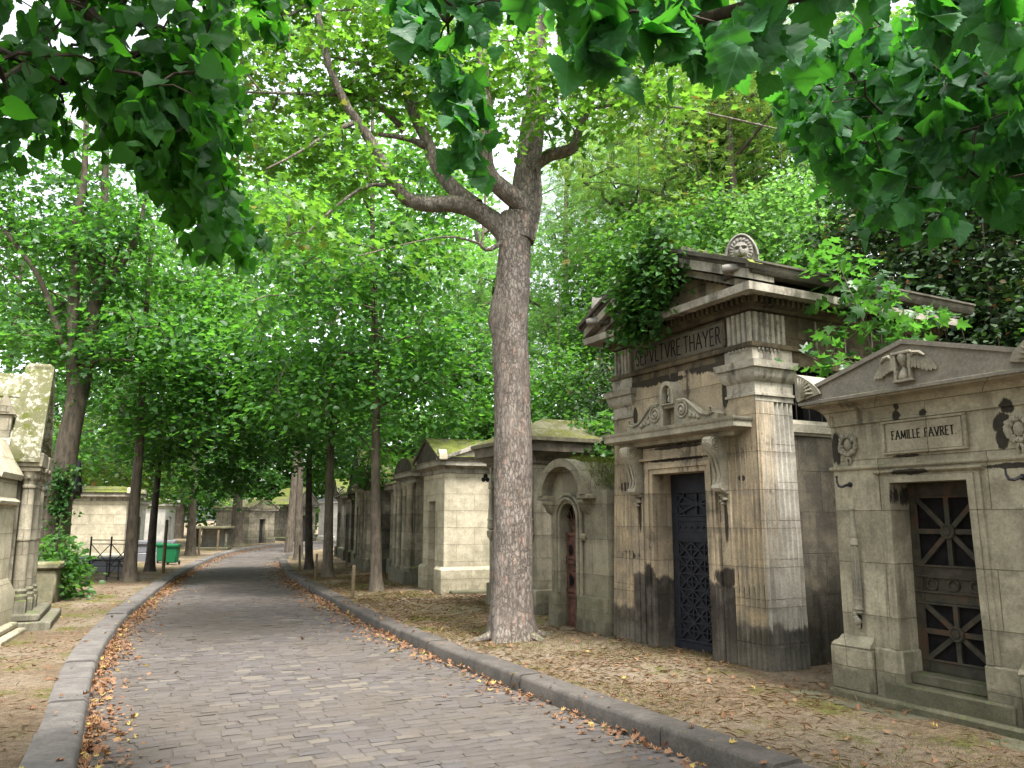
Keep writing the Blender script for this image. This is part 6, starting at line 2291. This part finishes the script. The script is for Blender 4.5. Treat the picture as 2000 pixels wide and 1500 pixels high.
back_tree('golden tinged chestnut above the temple tomb', 5.5, 19, 16, [E3(1250, 330, 19, 1.8, 1.4, 1.8), E3(1380, 130, 19, 2.2, 1.6, 2), E3(1220, 120, 19, 1.6, 1.3, 1.8), E3(1500, 250, 19, 1.5, 1.5, 1.6), E3(1330, 430, 19, 1.6, .7, 1.6), E3(1560, 60, 18, 1.8, 1.2, 1.8)], 49, 620, 18, .2, 'leaf_chestnut', tm=PINNATE_T, gaps=.7)
back_tree('light green tree on the slope above the tall temple tomb', 7.4, 23, 14, [E3(1500, 420, 22, 2, 1.2, 1.8), E3(1350, 520, 22, 1.8, .9, 1.6), E3(1200, 560, 22, 1.4, .9, 1.4), E3(1640, 180, 22, 2.6, 2.2, 2), E3(1450, 200, 23, 2.2, 1.6, 2), E3(1880, 120, 20, 2.4, 1.8, 2), E3(1250, 470, 22, 1.8, 1.2, 1.8), E3(1400, 350, 22, 2.0, 1.2, 1.8)], 50, 700, 20, .18, 'leaf_bush', gaps=.6)

# unseen trees added beside and behind the viewer so their crowns shade the lane
for i, (x, y, lab) in enumerate(((-8.5, -3.5, 'tall unseen tree added to shade the lane, at the kerb on the chapel side'), (-10.5, 3.5, 'unseen tree added to shade the lane, near the niche tomb'))):
    back_tree(lab, x, y, 9.5, [(x, y, 6.5, 3.4, 3.4, 2.6), (x, y, 3.6, 2.8, 2.8, 1.6)], 160 + i, 230, 24, .2, 'leaf_dark', name='added_shade_tree', spray=.6)

# dark ivy-wrapped trunk on the slope
ix, iy = 5.6, 20.5
z0 = gz(ix, iy)
pp = [np.array((ix, iy, z0 - .2))] + [at(u, v, iy) for u, v in ((1425, 420), (1420, 320), (1410, 250), (1400, 190), (1395, 60))]
pp[0] = np.array((at(1430, 420, iy)[0], iy, z0 - .2))
cen = []
for f in np.linspace(0.05, .8, 90):
    c = catmull3(np.array(pp), f * 5)
    w_ = .75 * (1 - .5 * f)
    cen.append(c + RNG.normal(size=3) * np.array((w_, w_ * .7, .2)))
make_tree('ivy_clad_tree', 'dark ivy clad trunk rising on the slope behind the carved mask', BACK, [(pp, .25, .12)], None, 0, 45, .1, OVAL_T, M['leaf_ivy'], M['bark_dark'], .32, .9, .8, 0, 61, centers=cen)

# shrubs on the slope and behind the tombs
SHR = 'shrubs growing on the slope behind the tombs'


def shrub(label, x, y, r_, h, seed, ncl, per, ls, lm, tm=OVAL_T, name='shrub', group=SHR, z=None, spray=.22, flat=.7, **kw):
    z0 = (gz(x, y) if z is None else z) - .05
    rs = random.Random(seed)
    limbs_ = []
    for i in range(6):
        a = i * 1.05 + rs.random()
        p = np.array((x, y, z0))
        limbs_.append(([p, p + np.array((math.cos(a) * r_ * .3, math.sin(a) * r_ * .3, h * .4)), p + np.array((math.cos(a) * r_ * .7, math.sin(a) * r_ * .7, h * .8))], .025, .008))
    limbs_.insert(0, ([np.array((x, y, z0)), np.array((x, y, z0 + .4 * h)), np.array((x + .05, y, z0 + 1.3 * max(h, 1)))], .03, .008))
    return make_tree(name, label, group, limbs_, [(x, y, z0 + h * .55, r_, r_, h * .5), (x + r_ * .3, y, z0 + h * .3, r_ * .8, r_ * .8, h * .35)], ncl, per, ls, tm, M[lm], M['bark_dark'], spray, flat, .7, 0, seed, cat='shrub', twig=.004, crown_name='foliage', trunk_name='stems', **kw)


shrub('glossy leaved shrub spilling over the square stone block', -8.62, 15.3, .34, 1.25, 71, 85, 15, .11, 'leaf_bush', name='glossy_shrub', group=None, z=.15)
k = 0
for (u, v, Y, r_, h, lm, lab, ls) in (
        (1090, 760, 16.5, 1.0, 1.8, 'leaf_bush', 'dark leafy shrub above the mossy roof beside the big trunk', .10),
        (1150, 700, 18.5, 1.2, 2.0, 'leaf_bush', 'green shrub higher on the slope between the big trunk and the temple tomb', .11),
        (1170, 780, 15.5, .8, 1.6, 'leaf_evergreen', 'dull dark shrub against the wall of the temple tomb above the arched tomb', .09),
        (1250, 520, 17.5, 1.3, 2.2, 'leaf_bush', 'bright shrub above the ivied corner of the pediment', .11),
        (1390, 470, 17.0, 1.3, 2.0, 'leaf_bush', 'light green shrub behind the ridge of the temple roof', .11),
        (1530, 440, 15.5, 1.2, 1.9, 'leaf_acacia', 'fresh green shrub directly behind the carved mask', .11),
        (1600, 500, 14.0, .9, 1.4, 'leaf_bush', 'low green shrub over the near slope of the temple roof', .10),
        (1700, 470, 13.5, 1.2, 2.2, 'leaf_evergreen', 'dark evergreen shrub over the back end of the temple roof', .11),
        (1850, 440, 12.5, 1.4, 2.6, 'leaf_evergreen', 'biggest dark evergreen bush on the slope behind the low grey tomb', .11),
        (1960, 400, 11.5, 1.3, 2.6, 'leaf_evergreen', 'evergreen bush with rusty twigs beside the biggest evergreen bush', .11),
        (2250, 560, 9.5, 1.3, 2.2, 'leaf_bush', 'tall leafy shrub on the slope just past the low grey tomb', .10),
        (1800, 600, 11.8, .9, 1.6, 'leaf_evergreen', 'shadowed evergreen bush behind the low grey tomb', .10),
        (1930, 600, 10.8, .8, 1.3, 'leaf_evergreen', 'dark bush close behind the far shell ornament of the low grey tomb', .10),
        (900, 830, 19.5, 1.0, 1.5, 'leaf_acacia', 'yellow green shrub peeping over the pale tomb roof', .12),
        (1000, 800, 19.0, 1.1, 1.6, 'leaf_bush', 'shrub hidden partly by the big trunk over the pale tomb', .12)):
    c = at(u, v, Y)
    k += 1
    zt = gz(c[0], c[1])
    hh = max(h, c[2] + h * .5 - zt)
    shrub(lab, c[0], c[1], r_, hh, 80 + k, int(150 * r_ * r_ * max(1, hh / 2)), 22, ls, lm)

# understorey clothing the slope
x, y = RNG.uniform(-6, 24, 42000), RNG.uniform(-8, 48, 42000)
dl, dr, ins = seg_dist(x, y, CL), seg_dist(x, y, CR_), in_road(x, y)
kp = (dr < dl) & (~ins) & (dr > 5.2) & (dr < 26)
x, y = x[kp], y[kp]
n = len(x)
tag(leaves('undergrowth', np.stack([x, y, terrain(x, y) + RNG.uniform(.0, .45, n)], -1), unit(n), unit(n) * .6 + np.array((-.3, -.4, .7)), RNG.uniform(.12, .28, n), MAPLE_T, M['leaf_ivy']),
    'low ivy and bramble covering the slope behind the tombs', kind='stuff')

# ivy on the pediment of the temple tomb, on the mossy roof and round the tree foot
def ivy(name, label, starts, cen, seed, per=14, ls=.075, spray=.11, flat=.8, mat='leaf_ivy', tm=HEART_T, **kw):
    return make_tree(name, label, None, starts, None, 0, per, ls, tm, M[mat], M['bark_dark'], spray, flat, .8, 0, seed, cat='ivy', centers=cen, twig=.003, crown_name='foliage', trunk_name='stems', **kw)


def tw(x, y, z):
    p = local_to_world(row(8.32, 5.84), ROW_RZ, x, y)
    return np.array((p[0], p[1], z))


cen = []
for i in range(130):
    t_ = RNG.random()
    zc = 5.0 - .98 * t_
    xc_ = 1.24 + .10 * math.sin(t_ * 5) + RNG.normal() * (.19 - .04 * t_)
    yc_ = -.25 - .12 * RNG.random() + (.25 if t_ < .3 else 0) * RNG.random()
    cen.append(tw(xc_, yc_, zc + RNG.normal() * .06))
for i in range(60):
    cen.append(tw(1.12 + RNG.normal() * .2, RNG.uniform(.0, 1.0), 4.78 + RNG.normal() * .14))
for x_, z0_, z1_ in ((.82, 4.5, 4.05), (.9, 4.4, 3.78), (.98, 4.2, 3.66), (1.3, 4.3, 3.70), (1.55, 4.5, 4.05), (1.68, 4.55, 4.2), (.72, 4.4, 4.15), (1.15, 4.2, 3.60), (1.42, 4.3, 3.86)):
    for f_ in np.linspace(0, 1, 9):
        cen.append(tw(x_ + RNG.normal() * .03 + .05 * math.sin(f_ * 4), -.27 - .06 * RNG.random(), z0_ + (z1_ - z0_) * f_))
for i in range(22):
    cen.append(tw(.98 + RNG.normal() * .12, -.27, 3.86 + RNG.normal() * .06))
ivy('ivy_clump', 'dark ivy hanging over the pediment and inscription of the tall temple tomb', [([tw(.9, 3.0, 3.9), tw(.85, 2.0, 4.55), tw(.9, .8, 4.66), tw(.95, -.1, 4.62), tw(1.0, -.33, 4.4), tw(.95, -.34, 4.15), tw(.85, -.3, 3.95)], .03, .01)], cen, 101, 11, .07, .095)


def hw(x, y, z):
    p = local_to_world(row(12.35, 6.15), ROW_RZ, x, y)
    return np.array((p[0], p[1], z))


cen = []
for i in range(70):
    t_ = RNG.random()
    cen.append(hw(1.75 + RNG.normal() * .12 - (1 - t_) * .6, 1.0 + 1.6 * RNG.random() * (1 - .3 * t_), 3.3 - .42 * t_ + .05 * RNG.random()))
for i in range(16):
    cen.append(hw(1.92, 1.15 + RNG.normal() * .1, 2.8 - .35 * RNG.random()))
ivy('ivy_clump', 'pale ivy trailing over the mossy roof beside the big trunk', [([hw(1.2, 3.2, 2.8), hw(1.2, 2.6, 3.3), hw(1.7, 1.8, 3.15), hw(1.93, 1.2, 2.85), hw(1.93, 1.15, 2.55)], .02, .008)], cen, 102, 14, .085, mat='leaf_bush')
cen = []
for i in range(60):
    v = RNG.uniform(905, 1050)
    cen.append(at(100 + (1130 - v) * .105 + RNG.normal() * 11, v, 17.72 - .1 * RNG.random()))
ivy('ivy_clump', 'ivy climbing the lowest part of the many stemmed trunk', [([at(100, 1120, 17.7), at(112, 1000, 17.7), at(126, 900, 17.7)], .02, .008)], cen, 103, 10, .08, spray=.08)

# young maple saplings rooted behind the low tomb
SAP = 'maple saplings sprouting behind the low grey tomb'


def sapling(label, stems, cen, seed, per=9, ls=.12):
    return make_tree('maple_sapling', label, SAP, stems, None, 0, per, ls, MAPLE_T, M['leaf_dark'], M['bark_grey'], .13, .25, .3, 0, seed, cat='sapling', centers=cen, twig=.003, sides=5)


ys_ = 7.9
s0 = at(1712, 690, ys_)
s0[2] -= .35
cen = [at(u + RNG.normal() * 10, v, ys_ + RNG.normal() * .15) for u, v in ((1600, 560), (1650, 545), (1690, 560), (1730, 572), (1760, 590), (1800, 610), (1660, 600), (1700, 610), (1740, 625), (1780, 640), (1640, 640), (1680, 640), (1720, 655), (1620, 530), (1570, 500), (1820, 620), (1740, 540), (1700, 520), (1650, 500), (1590, 480), (1760, 665), (1690, 585), (1630, 585))]
sapling('taller maple sapling with tiers of leaves against the side cornice of the temple tomb', [([s0, at(1690, 640, ys_), at(1665, 580, ys_), at(1640, 520, ys_), at(1625, 480, ys_)], .012, .004), ([s0 + np.array((.03, 0, 0)), at(1722, 630, ys_), at(1740, 570, ys_), at(1745, 540, ys_)], .010, .004), ([s0, at(1770, 640, ys_), at(1790, 610, ys_)], .008, .004)], cen, 111, 15, .125)
s1 = at(1690, 720, 7.4)
cen = [at(u, v, 7.3 + RNG.normal() * .12) for u, v in ((1570, 690), (1600, 672), (1630, 690), (1620, 710), (1650, 715), (1665, 705), (1590, 700), (1680, 720), (1640, 668))]
sapling('lower maple sapling leaning over the shell ornament of the low grey tomb', [([s1 - np.array((0, 0, .25)), s1, at(1650, 705, 7.35), at(1600, 690, 7.3)], .009, .003)], cen, 112, 6, .11)

# ================================================================== boughs reaching over from trees beside the viewer
def bough_tree(name, label, base, limbs_, cen, seed, per, ls, tm, lm, spray, hang, upper=None):
    return make_tree(name, label, 'trees whose boughs reach over the lane', [(base, .24, .15)] + limbs_, None, 0, per, ls, tm, M[lm], M['bark_dark'], spray, .5, .6, hang, seed, centers=cen, twig=.0032, sides=5, upper=upper)


def region(poly, Y0, Y1, n, seed):
    rg = np.random.default_rng(seed)
    poly = np.array(poly, float)
    out = []
    lo, hi = poly.min(0), poly.max(0)
    while len(out) < n:
        p = lo + (hi - lo) * rg.random(2)
        c, j = False, len(poly) - 1
        for i in range(len(poly)):
            if (poly[i][1] > p[1]) != (poly[j][1] > p[1]) and p[0] < (poly[j][0] - poly[i][0]) * (p[1] - poly[i][1]) / (poly[j][1] - poly[i][1]) + poly[i][0]:
                c = not c
            j = i
        if c:
            out.append(at(p[0], p[1], rg.uniform(Y0, Y1)))
    return out


lt = np.array((-3.3, .6, .1))
A1 = region([(-400, -700), (430, -700), (460, 20), (440, 150), (330, 230), (180, 240), (60, 270), (-400, 280)], 2.7, 4.0, 620, 1)
A2 = region([(200, 100), (420, 40), (450, 170), (430, 290), (470, 380), (455, 440), (390, 400), (300, 320), (220, 180)], 3.2, 4.4, 190, 2)
A3 = region([(330, 290), (430, 300), (480, 420), (515, 500), (440, 480), (380, 400)], 3.8, 4.6, 34, 3)
A4 = region([(500, -160), (610, -160), (600, 0), (560, 50), (520, 20)], 3.4, 4.0, 12, 4)
c1 = A1 + A2 + A3 + A4
z1 = np.concatenate([np.full(len(A1), .085), np.full(len(A2), .080), np.full(len(A3), .080), np.full(len(A4), .078)])
lb = [([lt + np.array((.1, .1, 3.2)), np.array((-2.6, 1.6, 4.2)), at(0, -150, 3.0), at(180, 40, 3.3), at(300, 180, 3.6), at(380, 300, 3.9), at(450, 430, 4.1)], .09, .008),
      ([np.array((-2.9, 1.2, 3.9)), at(-250, 0, 2.8), at(0, 100, 3.0), at(120, 160, 3.1)], .05, .008),
      ([at(0, -150, 3.0), at(250, -180, 3.3), at(480, -160, 3.6), at(560, -60, 3.6)], .035, .006),
      ([at(180, 40, 3.3), at(330, 60, 3.6), at(430, 160, 3.9)], .022, .006)]
bough_tree('lime_tree_overhead', 'tree whose dark heart shaped leaves droop over the lane before the many stemmed tree', [lt, lt + np.array((.05, 0, 1.5)), lt + np.array((.1, .1, 3.2)), lt + np.array((.2, .3, 5.5))], lb, c1, 201, 9, z1, HEART_T, 'leaf_near', .17, .8, ((-4.6, -3.2, 7.2), (4.6, 5.2, 2.2), 6500))

rt = np.array((4.35, 2.1, .15))
B1 = region([(1060, -300), (2300, -300), (2300, 20), (1900, 0), (1700, 20), (1560, -40), (1500, 40), (1400, 90), (1330, 60), (1180, 80), (1090, 50)], 2.2, 2.8, 105, 5)
B2 = region([(1560, 0), (2200, 60), (2200, 390), (1990, 400), (1850, 340), (1750, 410), (1650, 350), (1600, 240), (1560, 160)], 3.0, 4.2, 330, 6)
B3 = region([(1535, 110), (1600, 100), (1620, 320), (1555, 260)], 4.0, 4.6, 30, 7)
B4 = region([(780, -200), (960, -200), (910, 80), (945, 310), (895, 280), (850, 60), (790, 20)], 3.0, 3.5, 80, 8)
B5 = region([(920, -200), (1070, -200), (1050, 0), (970, 20)], 3.0, 3.5, 20, 9)
c2 = B1 + B2 + B3 + B4 + B5
z2 = np.concatenate([np.full(len(B1), .125), np.full(len(B2), .098), np.full(len(B3), .09), np.full(len(B4), .088), np.full(len(B5), .09)])
rb = [([rt + np.array((0, 0, 3.3)), at(2300, -100, 2.4), at(1900, -60, 2.4), at(1600, -20, 2.5), at(1350, 40, 2.5), at(1150, 60, 2.5)], .07, .008),
      ([rt + np.array((0, .1, 2.8)), at(2200, 60, 3.2), at(1950, 160, 3.4), at(1780, 220, 3.6), at(1640, 230, 3.8)], .05, .008),
      ([at(1600, -20, 2.5), at(1250, -220, 2.9), at(1000, -190, 3.1), at(880, -60, 3.2), at(880, 120, 3.2)], .03, .005)]
bough_tree('plane_tree_overhead', 'tree whose broad lobed leaves hang over the temple tomb and the low grey tomb', [rt, rt + np.array((.05, 0, 1.5)), rt + np.array((0, .05, 3.3)), rt + np.array((.1, .3, 5.5))], rb, c2, 202, 7, z2, PLANE_T, 'leaf_plane', .13, .75, ((7.0, -1.6, 7.4), (4.4, 5.0, 2.2), 5500))
